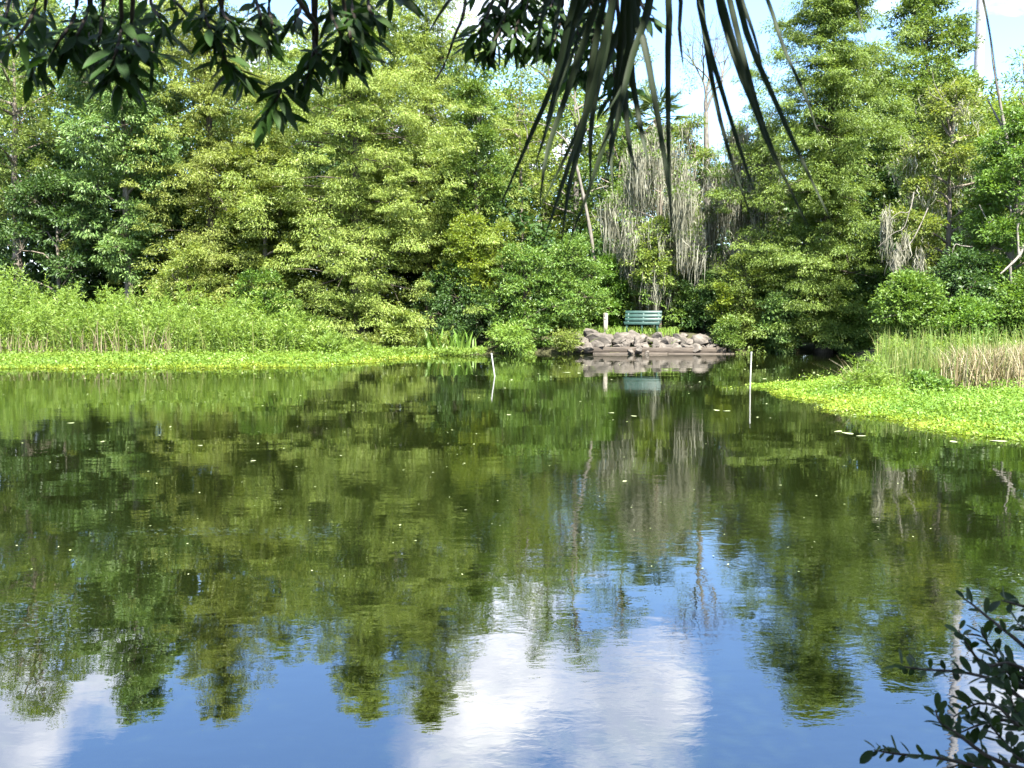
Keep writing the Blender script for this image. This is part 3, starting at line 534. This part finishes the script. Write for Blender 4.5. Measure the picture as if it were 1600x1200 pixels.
def blades(name, label, xs, tops, D0, D1, n, mat, seed, w=.022, bend=.3, cat='reeds', hv=(.55, 1.05)):
    rng = np.random.default_rng(seed); mb = MB(); px = rng.uniform(xs[0], xs[-1], n); D = rng.uniform(D0, D1, n)
    Zt = np.array([atY(a, np.interp(a, xs, tops), d).z for a, d in zip(px, D)]); x = np.array([atY(a, 560, d).x for a, d in zip(px, D)]); g = np.maximum(hgt(x, D), 0)
    H = np.maximum(.3, (Zt - g) * rng.uniform(*hv, n)); seg = 4; t = np.linspace(0, 1, seg + 1)
    ld = rng.normal(size=(n, 2)) * bend * H[:, None] * rng.random((n, 1)); a = rng.uniform(0, math.pi, n); ww = w * np.array([.9, 1, .9, .6, .08])
    cx = x[:, None] + ld[:, :1] * t ** 2; cyy = D[:, None] + ld[:, 1:] * t ** 2; cz = g[:, None] + H[:, None] * (t - .12 * t ** 3)
    sx, sy = np.cos(a)[:, None] * ww / 2, np.sin(a)[:, None] * ww / 2
    v = np.stack([np.stack([cx - sx, cyy - sy, cz], -1), np.stack([cx + sx, cyy + sy, cz], -1)], 2)
    q = np.arange(seg)[None] * 2 + np.arange(n)[:, None] * 2 * (seg + 1)
    mb.add(v.reshape(-1, 3), np.stack([q, q + 1, q + 3, q + 2], -1).reshape(-1, 4), np.repeat(rng.random(n), seg)); tag(mb.build(name, mat, kind='stuff'), label, cat)
blades('tan_reeds', 'dry tan reeds standing in front of the left weeds', [-60, 60, 130, 200, 260, 300], [520, 512, 490, 484, 495, 515], 34.2, 35.2, 260, L_tan, 120, .018, .5, hv=(.35, 1.1))
blades('green_reeds', 'grassy green reeds mixed into the left weeds', [-80, 100, 300, 450], [480, 480, 478, 490], 34.4, 36, 700, L_reed, 121, .018, .4, hv=(.35, 1.1))
blades('tan_reeds', 'dense dry tan reeds on the right bank', [1470, 1500, 1560, 1650, 1760], [545, 530, 528, 522, 520], 20.0, 22.6, 2600, L_tan, 122, .02, .45)
blades('green_reeds', 'upright green rushes at the left end of the right bank', [1370, 1410, 1500, 1760], [545, 530, 532, 528], 20.2, 22.6, 2000, L_reed, 123, .018, .25)
blades('tall_rushes', 'thin tall rushes standing above the right reeds', [1370, 1450, 1600, 1740], [505, 500, 500, 495], 22.2, 24.2, 650, L_reed, 124, .02, .18, hv=(.7, 1.1))
blades('arching_grass', 'long thin stems arching over the water from the right bank', [1318, 1330, 1345], [560, 550, 548], 20.2, 20.8, 40, L_tan, 125, .015, 1.3)
# broad strap leaved clump by the shore
rng = np.random.default_rng(130); b = ground_at(705, 37.2, 550); b[2] = max(b[2], 0.0); t_ = empty('strap_leaved_plant', b, 'clump of long upright strap leaves at the far waterline', 'plant')
mb0 = MB(); t = np.linspace(0, 1, 6); w = .045 * np.array([.6, 1, 1.1, .9, .6, .05]); c = np.stack([np.zeros(6), .28 * t ** 2, t - .1 * t ** 3], -1)
v = np.stack([c - np.stack([w, 0 * w, 0 * w], -1), c + np.stack([w, 0 * w, 0 * w], -1)], 1).reshape(-1, 3); q = np.arange(5) * 2
mb0.add(v, np.stack([q, q + 1, q + 3, q + 2], -1), .7); me = mb0.mesh('leaf'); me.materials.append(L_vine)
for k in range(90):
    o = bpy.data.objects.new('leaf', me); COL.objects.link(o); o.parent = t_; o.location = (rng.normal() * .55, rng.normal() * .25, 0); o.rotation_euler = (rng.normal() * .12, rng.normal() * .15, rng.uniform(0, 6.28)); s = rng.uniform(.55, 1.15); o.scale = (s, s, s)
# ------------------------------------------------------------------ bench, post, retaining wall, rocks, stakes
bp = np.array(atY(1004, 514, 39.4)); bp[2] = gz(bp[0], bp[1]); bt = empty('park_bench', bp, 'green painted slatted bench on the mound above the rocks', 'bench'); BR = math.radians(-14)
def bench_part(name, c, s, tilt=0):
    mb = MB(); box(mb, (0, 0, 0), s); o = mb.build(name, M_bench, bt); o.data.transform(Matrix.Translation(bp.tolist()))
    M = Matrix.Rotation(BR, 4, 'Z') @ Matrix.Translation(c) @ Matrix.Rotation(tilt, 4, 'X'); o.matrix_local = M
    bv = o.modifiers.new('edge', 'BEVEL'); bv.width = .006; bv.segments = 1; return o
for k in range(3): bench_part('back_slat', (0, .20 + .052 * k, .55 + .145 * k), (1.5, .035, .125), -.34)
for k in range(3): bench_part('seat_slat', (0, -.24 + .145 * k, .44 - .012 * k), (1.5, .125, .035), .06)
bench_part('seat_apron', (0, -.31, .385), (1.44, .03, .10))
for s in (-.62, 0, .62):
    bench_part('front_leg', (s, -.26, .2), (.07, .07, .42)); bench_part('rear_leg', (s, .17, .36), (.07, .06, .9), -.28); bench_part('seat_bearer', (s, -.06, .385), (.06, .5, .07))
p = np.array(atY(946, 513, 39.0)); p[2] = gz(p[0], p[1]); mb = MB(); ht = atY(946, 490, 39.0).z - p[2]; t_ = empty('wooden_post', p, 'pale square wooden post standing left of the bench', 'post')
box(mb, p + [0, 0, ht / 2 - .1], (.15, .15, ht + .2), .2); o = mb.build('shaft', M_post, t_); mb = MB()
vv = np.array([(-.08, -.08, 0), (.08, -.08, 0), (.08, .08, 0), (-.08, .08, 0), (0, 0, .05)]) @ np.array(Matrix.Rotation(.2, 3, 'Z')).T + p + [0, 0, ht + .002]
mb.add(vv[:4], [[3, 2, 1, 0]]); mb.add(vv, [[0, 1, 4], [1, 2, 4], [2, 3, 4], [3, 0, 4]]); mb.build('cap', M_post, t_)
wt = empty('retaining_wall', (5.4, 37.0, 0), 'low weathered timber wall at the waterline below the rocks', 'wall')
xa, xb, xc, xd = [atY(q, 548, 37.0).x for q in (918, 980, 1002, 1134)]
for (a, b_, z, h, yy) in ((xa, xb + .5, .17, .2, 37.0), (xb + .3, xd, .14, .22, 36.97), (xa + .2, xc + 1, -.06, .24, 36.9), (xc + 1.02, xd + .3, -.07, .22, 36.9)):
    mb = MB(); box(mb, ((a + b_) / 2, yy, z), (b_ - a, .07, h), .004); o = mb.build('plank', M_wall, wt); bv = o.modifiers.new('edge', 'BEVEL'); bv.width = .008
for q in np.linspace(xa + .4, xd - .3, 5):
    mb = MB(); tube(mb, [(q, 37.1, -.6), (q, 37.1, .3)], .07, 8); mb.build('stake', M_wall, wt)
RM = []
import bmesh
for k in range(7):
    rg = random.Random(300 + k); bm = bmesh.new(); bmesh.ops.create_icosphere(bm, subdivisions=2, radius=.5)
    planes = [(Vector((rg.gauss(0, 1), rg.gauss(0, 1), rg.gauss(0, 1))).normalized(), rg.uniform(.2, .38)) for _ in range(13)]
    for v in bm.verts:
        for nrm_, dd in planes:
            e = v.co.dot(nrm_) - dd
            if e > 0: v.co -= nrm_ * e
        v.co += Vector((rg.gauss(0, 1), rg.gauss(0, 1), rg.gauss(0, 1))) * .012
    me = bpy.data.meshes.new('rock'); bm.to_mesh(me); bm.free(); me.materials.append(M_rock); RM.append(me)
rg = random.Random(4)
rows = [('bottom', 37.22, .27, 897, 1122, 15, .5), ('second', 37.55, .41, 886, 1120, 13, .62), ('third', 37.95, .51, 886, 1112, 12, .64), ('top', 38.35, .60, 896, 1098, 10, .5)]
for (rn, yy, zz, p0, p1, n, sz) in rows:
    for k in range(n):
        px = p0 + (p1 - p0) * (k + .5 + rg.uniform(-.3, .3)) / n; w = atY(px, 535, yy + rg.uniform(-.08, .08)); s = sz * rg.uniform(.6, 1.5)
        o = bpy.data.objects.new('rock', RM[rg.randrange(7)]); COL.objects.link(o); o.location = (w.x, w.y, zz + rg.uniform(-.06, .05)); o.scale = (s * rg.uniform(1.0, 1.5), s, s * rg.uniform(.6, .95)); o.rotation_euler = (rg.uniform(-.5, .5), rg.uniform(-.4, .4), rg.uniform(0, 6.28))
        tag(o, 'grey limestone rock, %s from the left in the %s row below the bench' % (ordw[k], rn), 'rock', 'rocks piled below the bench')
for k, (px, py, s) in enumerate(((985, 549, .34), (998, 546, .4), (1010, 551, .26))):
    o = bpy.data.objects.new('rock', RM[k]); COL.objects.link(o); w = atY(px, py, 36.7); o.location = w; o.scale = (s * 1.3, s, s * .8); o.rotation_euler = (k, .3, k * 2)
    tag(o, 'rock tumbled over the timber wall into the water, %s from the left' % ordw[k], 'rock', 'rocks piled below the bench')
blades('rock_weeds', 'thin weeds sprouting between the rocks below the bench', [895, 930, 1000, 1060, 1120], [517, 515, 522, 520, 518], 37.4, 38.6, 260, L_weed, 141, .03, .8, 'grass', (.3, 1.0))
# grass on top of the mound
blades('mound_grass', 'short grass around the post and bench on the mound', [895, 930, 1000, 1060], [508, 506, 507, 508], 38.7, 40.5, 900, L_weed, 140, .03, .6, 'grass', (.3, 1.0))
for px, yb, yt, dx, lab, r in ((1172, 607, 551, 2, 'upright white plastic stake at the tip of the right mat', .016), (773, 588, 553, -5, 'leaning white plastic stake in open water left of the rocks', .019)):
    b = atZ(px, yb); tp = atY(px + dx, yt, b.y); t_ = empty('marker_stake', b, lab, 'stake', 'white stakes in the pond'); mb = MB(); d = (tp - b)
    tube(mb, [b - d * .8, b, tp], r, 10); mb.build('pipe', M_pvc, t_, True); mb = MB(); tube(mb, [tp - d.normalized() * .03, tp + d.normalized() * .02], r * 1.25, 10); mb.build('cap', M_pvc, t_, True)
# ------------------------------------------------------------------ things floating on the water
rng = np.random.default_rng(150); mb0 = MB(); a = np.linspace(0, 2 * math.pi, 11)[:-1] + .25; r = 1 + .12 * np.sin(a * 3)
ring = np.stack([np.cos(a) * r * .5, np.sin(a) * r * .5, .06 + .05 * np.sin(a * 2)], -1); low = ring * [.96, .96, 0] + [0, 0, -.02]
mb0.add(np.concatenate([ring, low, [[0, 0, .02]]]), [[k, (k + 1) % 10, 20] for k in range(10)], .6); mb0.add(np.concatenate([ring, low]), [[k, k + 10, (k + 1) % 10 + 10, (k + 1) % 10] for k in range(10)], .6)
me = mb0.mesh('floating_leaf'); me.materials.append(M_fleck)
big = [(80, 659, 9), (110, 661, 12), (155, 658, 8), (160, 690, 10), (205, 702, 8), (313, 696, 10), (395, 720, 10), (375, 666, 7), (470, 662, 7), (292, 639, 6), (648, 701, 9), (651, 748, 9), (795, 648, 11), (885, 582, 14), (905, 583, 12), (955, 645, 10), (990, 650, 12), (1000, 651, 9), (1068, 638, 7), (1098, 641, 6), (1120, 641, 16), (1135, 642, 12), (976, 752, 11), (1310, 674, 18), (1325, 677, 24), (1345, 681, 16), (1256, 588, 10), (1258, 587, 8), (1290, 578, 9), (1195, 592, 12), (1187, 644, 9), (1320, 587, 9), (1545, 697, 9), (1490, 690, 20), (1560, 689, 26), (1240, 575, 7), (1068, 588, 7), (1040, 578, 10)]
keep = sorted(sorted(big, key=lambda q: -q[2])[:20])
for k, (px, py, w) in enumerate(keep):
    c = atZ(px, py, .004); o = bpy.data.objects.new('floating_leaf', me); COL.objects.link(o); s = w / F * c.y; o.location = c; o.scale = (s, s * .5, min(s, .04)); o.rotation_euler = (0, 0, k * 1.3)
    tag(o, 'pale leafy scrap floating on the open water, %s from the left' % ordw[k], 'floating leaf', 'floating leaves on the pond')
n = 260; px = rng.uniform(0, 1600, n); py = 570 + 330 * rng.random(n) ** 1.7; P = np.array([atZ(a, b, .006) for a, b in zip(px, py)]); mb = MB()
dd = rng.normal(size=(n, 3)); dd[:, 2] = .1; leaves(mb, P, dd, rng.uniform(1.5, 5, n) / F * P[:, 1], rng.uniform(1.5, 5, n) / F * P[:, 1], rng, 5, quad=True)
tag(mb.build('floating_flecks', M_fleck, kind='stuff'), 'tiny pale flecks scattered over the pond surface', 'flotsam')
# ------------------------------------------------------------------ the tree that hangs over the camera
def leafmesh(name, mat, wide, tipw, curl, seed):
    """a real leaf, 1 m long: two halves folded at the midrib, curled along its length, with a short stalk"""
    rg = random.Random(seed); t = np.array([0, .07, .12, .3, .5, .7, .88, 1.0]); w = np.array([.012, .012, .10, .36 + .1 * (1 - tipw), .5, .46 * (.8 + .3 * tipw), .26 * (.5 + tipw), .01]) * wide
    z = -curl * t ** 2; y = t; mid = np.stack([0 * t + .03 * np.sin(t * 3 + seed), y, z], -1); lf = mid + np.stack([-w, 0 * t, w * .35], -1); rt = mid + np.stack([w, 0 * t, w * .35], -1)
    v = np.concatenate([mid, lf, rt]); n = len(t); i = np.arange(n - 1); f = np.concatenate([np.stack([i, i + 1, i + 1 + n, i + n], -1), np.stack([i + 2 * n, i + 1 + 2 * n, i + 1, i], -1)])
    mb = MB(); mb.add(v, f, rg.random()); me = mb.mesh(name, smooth=True); me.materials.append(mat); return me
def orient(P, d, nrml, s):
    y = Vector(d).normalized(); z = Vector(nrml); z = (z - y * z.dot(y)).normalized(); x = y.cross(z)
    M = Matrix((x, y, z)).transposed().to_4x4(); M.translation = P; return M @ Matrix.Scale(s, 4)
rg = random.Random(61)
base = np.array([-3.6, -1.2, gz(-3.6, -1.2)]); ot = empty('overhanging_tree', base, 'dark leafed tree whose branches hang into the top of the view', 'tree')
tr = MB(); tube(tr, curve([base - [0, 0, .3], base + [.15, .2, 2.2], base + [.5, .6, 4.2], base + [1.2, 1.2, 6.2]], 10), np.linspace(.26, .12, 10), 10); tr.build('trunk', M_dbark, ot, True)
fork = base + np.array([.5, .6, 4.2])
rng = np.random.default_rng(62); n = 1300; C = np.stack([rng.uniform(-6.5, 6.5, n), rng.uniform(-6.5, 1.4, n), rng.uniform(4.0, 7.0, n)], -1); C[:, 2] = np.where(C[:, 1] < -2.5, C[:, 2] - 3.2 * rng.random(n), C[:, 2])
cm = MB(); clump_leaves(cm, C, rng.uniform(.35, .6, n), np.tile([0, 0, .1], (n, 1)), 38, rng, .2, .085, flat=.7, droop=.3); cm.build('crown', L_near, ot, kind='stuff')  # unseen crown, shaped dense and low behind the camera to shade the near leaves
LM = [leafmesh('leaf', L_near, wd, .3, cu, k) for k, (wd, cu) in enumerate([(.26, .12), (.22, .25), (.3, .05), (.24, -.1), (.28, .3)])]
# twigs: pixel paths with a range from the camera; leaves sit in rosettes along the outer part
twigs = [  # (path, range, leaves, leaf length in px)
 ([(30, -60), (18, -10), (8, 30)], 2.5, 9, 50), ([(60, -60), (55, 10), (30, 55), (12, 70)], 2.4, 14, 46), ([(75, -70), (70, 20), (62, 80), (50, 118)], 2.6, 26, 44),
 ([(120, -60), (118, 20), (95, 60), (75, 95)], 2.5, 20, 46), ([(138, -60), (138, 10), (120, 55), (105, 75)], 2.5, 18, 48), ([(140, -60), (142, 30), (135, 70), (125, 95)], 2.6, 16, 46),
 ([(185, -60), (190, 40), (180, 85), (170, 118)], 2.3, 22, 58), ([(208, -60), (206, 30), (200, 75), (192, 128)], 2.35, 26, 58), ([(212, -60), (206, 40), (218, 74), (240, 82)], 2.3, 11, 60),
 ([(165, -60), (160, 20), (155, 60), (148, 95)], 2.5, 16, 50), ([(240, -60), (235, 0), (250, 30), (255, 50)], 2.5, 14, 50), ([(270, -60), (268, -10), (285, 15), (300, 30)], 2.6, 14, 48),
 ([(310, -60), (315, 10), (328, 45), (338, 62)], 2.4, 18, 52), ([(350, -60), (345, 40), (348, 85), (362, 105), (385, 122)], 2.4, 24, 56), ([(330, -60), (345, 10), (355, 30), (372, 40)], 2.4, 14, 56),
 ([(395, -60), (400, 0), (408, 30), (402, 60)], 2.5, 16, 50), ([(430, -60), (420, 10), (425, 40), (412, 68)], 2.5, 14, 50), ([(488, -60), (490, 50), (488, 95), (465, 118), (442, 132), (435, 150), (420, 178)], 2.4, 38, 58),
 ([(495, -60), (492, 60), (495, 82), (520, 86), (540, 100)], 2.4, 16, 60), ([(495, 40), (492, 90), (482, 115), (476, 128)], 2.4, 8, 40), ([(515, -60), (515, 10), (530, 50), (552, 75)], 2.4, 20, 58),
 ([(545, -60), (548, 0), (555, 30), (570, 60)], 2.45, 20, 54), ([(570, -60), (575, 0), (580, 20), (595, 30)], 2.5, 14, 52), ([(610, -60), (612, -20), (618, -5)], 2.5, 9, 50),
 ([(460, -60), (470, 0), (465, 25), (455, 45)], 2.6, 13, 48), ([(525, -60), (540, 20), (548, 60), (548, 88)], 2.4, 14, 62),
 ([(720, -60), (728, -10), (722, 30), (712, 52), (695, 100), (680, 125)], 2.6, 0, 46), ([(790, -60), (770, 0), (755, 40), (738, 66)], 2.6, 24, 46), ([(800, -60), (790, 20), (775, 60), (760, 84)], 2.6, 20, 46), ([(745, -60), (748, -30), (752, -10)], 2.6, 6, 40),
 ([(820, -60), (815, 10), (805, 50), (800, 76)], 2.65, 22, 44), ([(850, -60), (850, 10), (842, 50), (835, 72)], 2.65, 22, 44), ([(880, -60), (878, 20), (868, 60), (862, 78)], 2.65, 22, 44), ([(900, -60), (905, 20), (900, 80), (893, 120)], 2.7, 26, 42),
 ([(930, -60), (930, 30), (922, 90), (915, 115)], 2.7, 22, 42), ([(950, -60), (955, 60), (960, 130), (950, 160)], 2.7, 22, 42), ([(960, -60), (968, 60), (970, 130), (968, 165)], 2.7, 14, 42), ([(985, -60), (1000, 0), (1012, 25), (1022, 35)], 2.7, 10, 42), ([(960, 60), (975, 110), (985, 135), (992, 142)], 2.7, 5, 42), ([(780, -60), (785, -10), (775, 20), (768, 35)], 2.7, 16, 44), ([(830, -60), (828, -10), (822, 15)], 2.7, 16, 44), ([(870, -60), (868, -15), (860, 12)], 2.7, 16, 44), ([(915, -60), (915, -10), (925, 20)], 2.7, 16, 44)]
cand = []
for (pts, r, nlv, lpx) in twigs:
    nlv = int(nlv * 1.5)
    w = curve([np.array(atR(x, y, r + .06 * math.sin(k * 2.1))) for k, (x, y) in enumerate(pts)], 12)
    up = fork * .35 + w[0] * .65 + np.array([0, -.1, .5]); tb = MB(); tube(tb, np.concatenate([curve([up, (up + w[0]) / 2 + [0, 0, .05], w[0]], 4)[:-1], w]), np.concatenate([[.012, .009, .007], np.linspace(.006, .0022, 12)]), 5); tw = tb.build('twig', M_twig, ot, True)
    for k in range(nlv):
        u = 1 - (k / max(1, nlv)) ** 1.25 * .75; q = u * 11; i0 = min(int(q), 10); p = w[i0] + (w[i0 + 1] - w[i0]) * (q - i0); tan = nrm(w[i0 + 1] - w[i0])
        a = k * 2.4 + rg.uniform(-.3, .3); side = np.array([math.cos(a), math.sin(a) * .75, 0]); d = side * rg.uniform(.6, 1.4) + tan * .5 + np.array([0, 0, -rg.uniform(.05, .85)])
        s = lpx / F * r * rg.uniform(.5, 1.1); nv = np.array([rg.gauss(0, .5), -.6 + rg.gauss(0, .5), 1.0])
        pr = p + d / np.linalg.norm(d) * s; cand.append((s, tw, orient(p, d, nv, s), rg.randrange(5)))
limb_ends = [np.array(atR(x, -170, 2.5)) + np.array([0, 0, .35]) for x in (120, 480, 860)]
for e in limb_ends:
    mb = MB(); tube(mb, curve([fork, (fork + e) / 2 + [0, 0, .35], e], 8), np.linspace(.09, .02, 8), 7); mb.build('limb', M_dbark, ot, True)
def vis(M):   # inside the picture
    p = M @ Vector((0, .6, 0)) - Vector((0, 0, CH)); dep = p.y * CT - p.z * ST; v = p.y * ST + p.z * CT
    return 600 - v / dep * F > -15
cand.sort(key=lambda c: (not vis(c[2]), -c[0])); rest = MB()
for k, (s, tw, M, li) in enumerate(cand):
    if k < 300 :
        o = bpy.data.objects.new('leaf', LM[li]); COL.objects.link(o); o.parent = tw; M2 = M.copy(); M2.translation = M.translation - Vector(base); o.matrix_local = M2
    else:
        me = LM[li]; v = np.array([M @ q.co for q in me.vertices]); rest.add(v, np.array([list(q.vertices) for q in me.polygons]), rg.random())
if rest.n: rest.build('small_leaves', L_near, ot, kind='stuff')
# ------------------------------------------------------------------ palm fronds hanging from a cabbage palm beside the camera
pb = np.array([1.9, .1, gz(1.9, .1)]); pt = empty('near_cabbage_palm', pb, 'cabbage palm beside the viewer, its dark fronds drooping into view from above', 'palm tree')
tr = MB(); zs = np.linspace(-.2, 4.3, 12); tube(tr, [pb + np.array([-.25 * (q / 4.3) ** 2, .25 * (q / 4.3) ** 2, q]) for q in zs], np.where(zs < .4, .26, .19), 12); tr.build('trunk', M_bark, pt, True)
crown = pb + np.array([-.25, .25, 4.3])
def leaflet(mb, pts, w0):
    pts = curve(pts, 12); t = np.linspace(0, 1, 12); w = w0 * np.interp(t, [0, .12, .35, .75, 1], [.35, .8, 1, .62, .05]); tan = nrm(np.gradient(pts, axis=0)); view = nrm(pts - np.array([0, 0, CH])); s = nrm(np.cross(tan, view) + view * .35)
    up = nrm(np.cross(s, tan)); v = np.stack([pts - s * w[:, None] / 2 + up * w[:, None] * .18, pts, pts + s * w[:, None] / 2 + up * w[:, None] * .18], 1).reshape(-1, 3)
    q = np.arange(11) * 3; f = np.concatenate([np.stack([q, q + 1, q + 4, q + 3], -1), np.stack([q + 1, q + 2, q + 5, q + 4], -1)]); mb.add(v, f, random.random() * 0 + .5)
fr1 = [[(905, -20), (872, 110), (826, 220), (776, 335)], [(915, -20), (880, 110), (858, 190), (833, 268)], [(925, 30), (885, 150), (855, 240), (843, 325)], [(962, -20), (925, 150), (885, 270), (848, 382)], [(1000, -20), (968, 140), (930, 270), (885, 390)],
       [(980, 0), (935, 130), (898, 215), (842, 330)], [(940, 20), (912, 200), (890, 290), (877, 384)], [(990, 10), (1008, 70), (1028, 180), (1046, 300), (1050, 375)], [(1042, -30), (1044, 100), (1045, 230), (1049, 345)], [(1058, -30), (1062, 50), (1068, 106)],
       [(760, -60), (703, 0), (668, 54)], [(850, -50), (806, 0), (771, 52)], [(975, 60), (978, 160), (986, 240), (998, 270)], [(985, 80), (1000, 190), (1014, 260)], [(950, 60), (925, 190), (923, 290)], [(968, 100), (955, 200), (958, 300)], [(930, -20), (890, 60), (862, 160), (850, 215)], [(960, 0), (940, 90), (905, 210), (888, 262)], [(1015, -10), (985, 100), (965, 190), (945, 285)], [(945, -20), (900, 70), (870, 150)], [(1020, -20), (1000, 60), (975, 130), (940, 190)], [(870, -20), (845, 40), (838, 110)], [(890, -30), (868, 40), (858, 90)]]
fr2 = [[(1090, -30), (1105, 60), (1131, 150), (1165, 260), (1184, 312)], [(1094, -30), (1112, 120), (1140, 240), (1184, 366)], [(1134, -30), (1163, 90), (1199, 212), (1262, 356)], [(1146, -30), (1172, 65), (1215, 165), (1258, 260), (1302, 352)], [(1116, -30), (1150, 95), (1186, 185), (1220, 265), (1270, 366)], [(1188, -30), (1225, 75), (1259, 150), (1283, 224)], [(1150, -30), (1180, 60), (1192, 110)], [(1124, -20), (1160, 110), (1190, 200), (1214, 260)]]
for hub, fr, nm, r, w in (((985, -150), fr1, 'dark palm frond hanging in front of the middle tree', 2.2, .016), ((1100, -190), fr2, 'thin palm frond sweeping right across the sky', 2.05, .0125), ((1440, -420), [[(1480, -150), (1520, -60), (1543, 30), (1562, 155)], [(1360, -200), (1330, -60), (1344, 30), (1354, 64)]], 'palm frond with two leaflet tips at the top right', 2.2, .010)):
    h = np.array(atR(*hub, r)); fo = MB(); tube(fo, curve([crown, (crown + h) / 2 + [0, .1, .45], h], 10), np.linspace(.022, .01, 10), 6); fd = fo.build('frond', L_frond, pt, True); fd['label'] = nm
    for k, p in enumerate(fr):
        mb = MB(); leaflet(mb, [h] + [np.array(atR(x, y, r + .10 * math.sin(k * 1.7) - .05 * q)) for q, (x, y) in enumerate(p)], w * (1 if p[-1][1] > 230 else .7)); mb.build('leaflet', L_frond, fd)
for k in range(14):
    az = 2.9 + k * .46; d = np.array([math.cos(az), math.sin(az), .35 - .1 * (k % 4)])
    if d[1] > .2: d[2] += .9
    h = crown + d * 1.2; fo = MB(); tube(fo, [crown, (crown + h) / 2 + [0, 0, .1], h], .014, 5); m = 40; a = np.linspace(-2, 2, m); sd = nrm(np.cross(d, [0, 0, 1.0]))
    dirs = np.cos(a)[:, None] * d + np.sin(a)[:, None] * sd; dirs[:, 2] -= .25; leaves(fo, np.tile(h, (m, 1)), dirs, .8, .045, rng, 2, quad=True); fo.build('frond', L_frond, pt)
# ------------------------------------------------------------------ bush at the lower right, rooted on the near bank
bb = np.array([2.2, 2.3, gz(2.2, 2.3)]); sh = empty('waterside_bush', bb, 'dark small leaved bush reaching into the lower right corner', 'bush')
BM = [leafmesh('leaf', L_bush, wd, .9, cu, 20 + k) for k, (wd, cu) in enumerate([(.36, .1), (.42, .2), (.32, .0), (.38, -.15)])]
stems = [([(1660, 1230), (1560, 1205), (1470, 1185), (1400, 1178), (1366, 1172)], 30, 24), ([(1660, 1215), (1560, 1190), (1500, 1150), (1470, 1130), (1462, 1110)], 30, 20), ([(1660, 1190), (1590, 1130), (1540, 1130), (1500, 1145)], 30, 16), ([(1680, 1150), (1600, 1095), (1560, 1065), (1500, 1050), (1440, 1046), (1402, 1040)], 28, 26), ([(1680, 1090), (1600, 1010), (1550, 970), (1520, 945), (1505, 935)], 26, 10),
         ([(1680, 1110), (1590, 1040), (1540, 1040), (1510, 1005), (1498, 985)], 28, 14), ([(1680, 1120), (1600, 1075), (1560, 1030), (1535, 990)], 30, 22), ([(1690, 1060), (1630, 1000), (1590, 975)], 28, 18), ([(1690, 1170), (1600, 1140), (1560, 1105), (1525, 1100), (1490, 1120)], 30, 26), ([(1680, 1240), (1600, 1190), (1570, 1160), (1545, 1130)], 30, 24),
         ([(1690, 1100), (1610, 1065), (1575, 1050), (1550, 1060)], 30, 26), ([(1690, 1010), (1640, 960), (1590, 945), (1565, 938)], 28, 9), ([(1690, 1200), (1620, 1150), (1590, 1120), (1580, 1090)], 30, 22), ([(1660, 1260), (1560, 1220), (1520, 1195), (1480, 1200)], 30, 16)]
rg = random.Random(71); nleaf = 0; extra = MB()
for (pts, lpx, nlv) in stems:
    nlv = int(nlv * 1.3)
    r = rg.uniform(2.35, 2.7); w = curve([np.array(atR(x, y, r + .08 * math.sin(k + x))) for k, (x, y) in enumerate(pts)], 14); mb = MB(); rt = bb + np.array([rg.gauss(0, .12), rg.gauss(0, .1), 0])
    tube(mb, np.concatenate([curve([rt, (rt + w[0]) / 2 + [.1, 0, .1], w[0]], 5)[:-1], w]), np.concatenate([np.linspace(.014, .007, 4), np.linspace(.006, .0018, 14)]), 5); st = mb.build('stem', M_twig, sh, True)
    for k in range(nlv):
        u = 1 - (k / nlv) * .82; q = u * 13; i0 = min(int(q), 12); p = w[i0] + (w[i0 + 1] - w[i0]) * (q - i0); tan = nrm(w[i0 + 1] - w[i0]); a = k * 2.2 + rg.uniform(-.4, .4)
        e1 = nrm(np.cross(tan, [0, 1, .2])); e2 = np.cross(tan, e1); d = (e1 * math.cos(a) + e2 * math.sin(a)) * .8 + tan * .7 + np.array([0, 0, .2]); s = lpx / F * r * rg.uniform(.45, 1.1)
        M = orient(p, d, (rg.gauss(0, .5), -.4 + rg.gauss(0, .4), 1), s); me = BM[rg.randrange(4)]; nleaf += 1
        if k < nlv * .72 and nleaf - 1 < 408:
            o = bpy.data.objects.new('leaf', me); COL.objects.link(o); o.parent = st; M.translation = M.translation - Vector(bb); o.matrix_local = M
        else: extra.add(np.array([M @ q.co for q in me.vertices]), np.array([list(q.vertices) for q in me.polygons]), rg.random())
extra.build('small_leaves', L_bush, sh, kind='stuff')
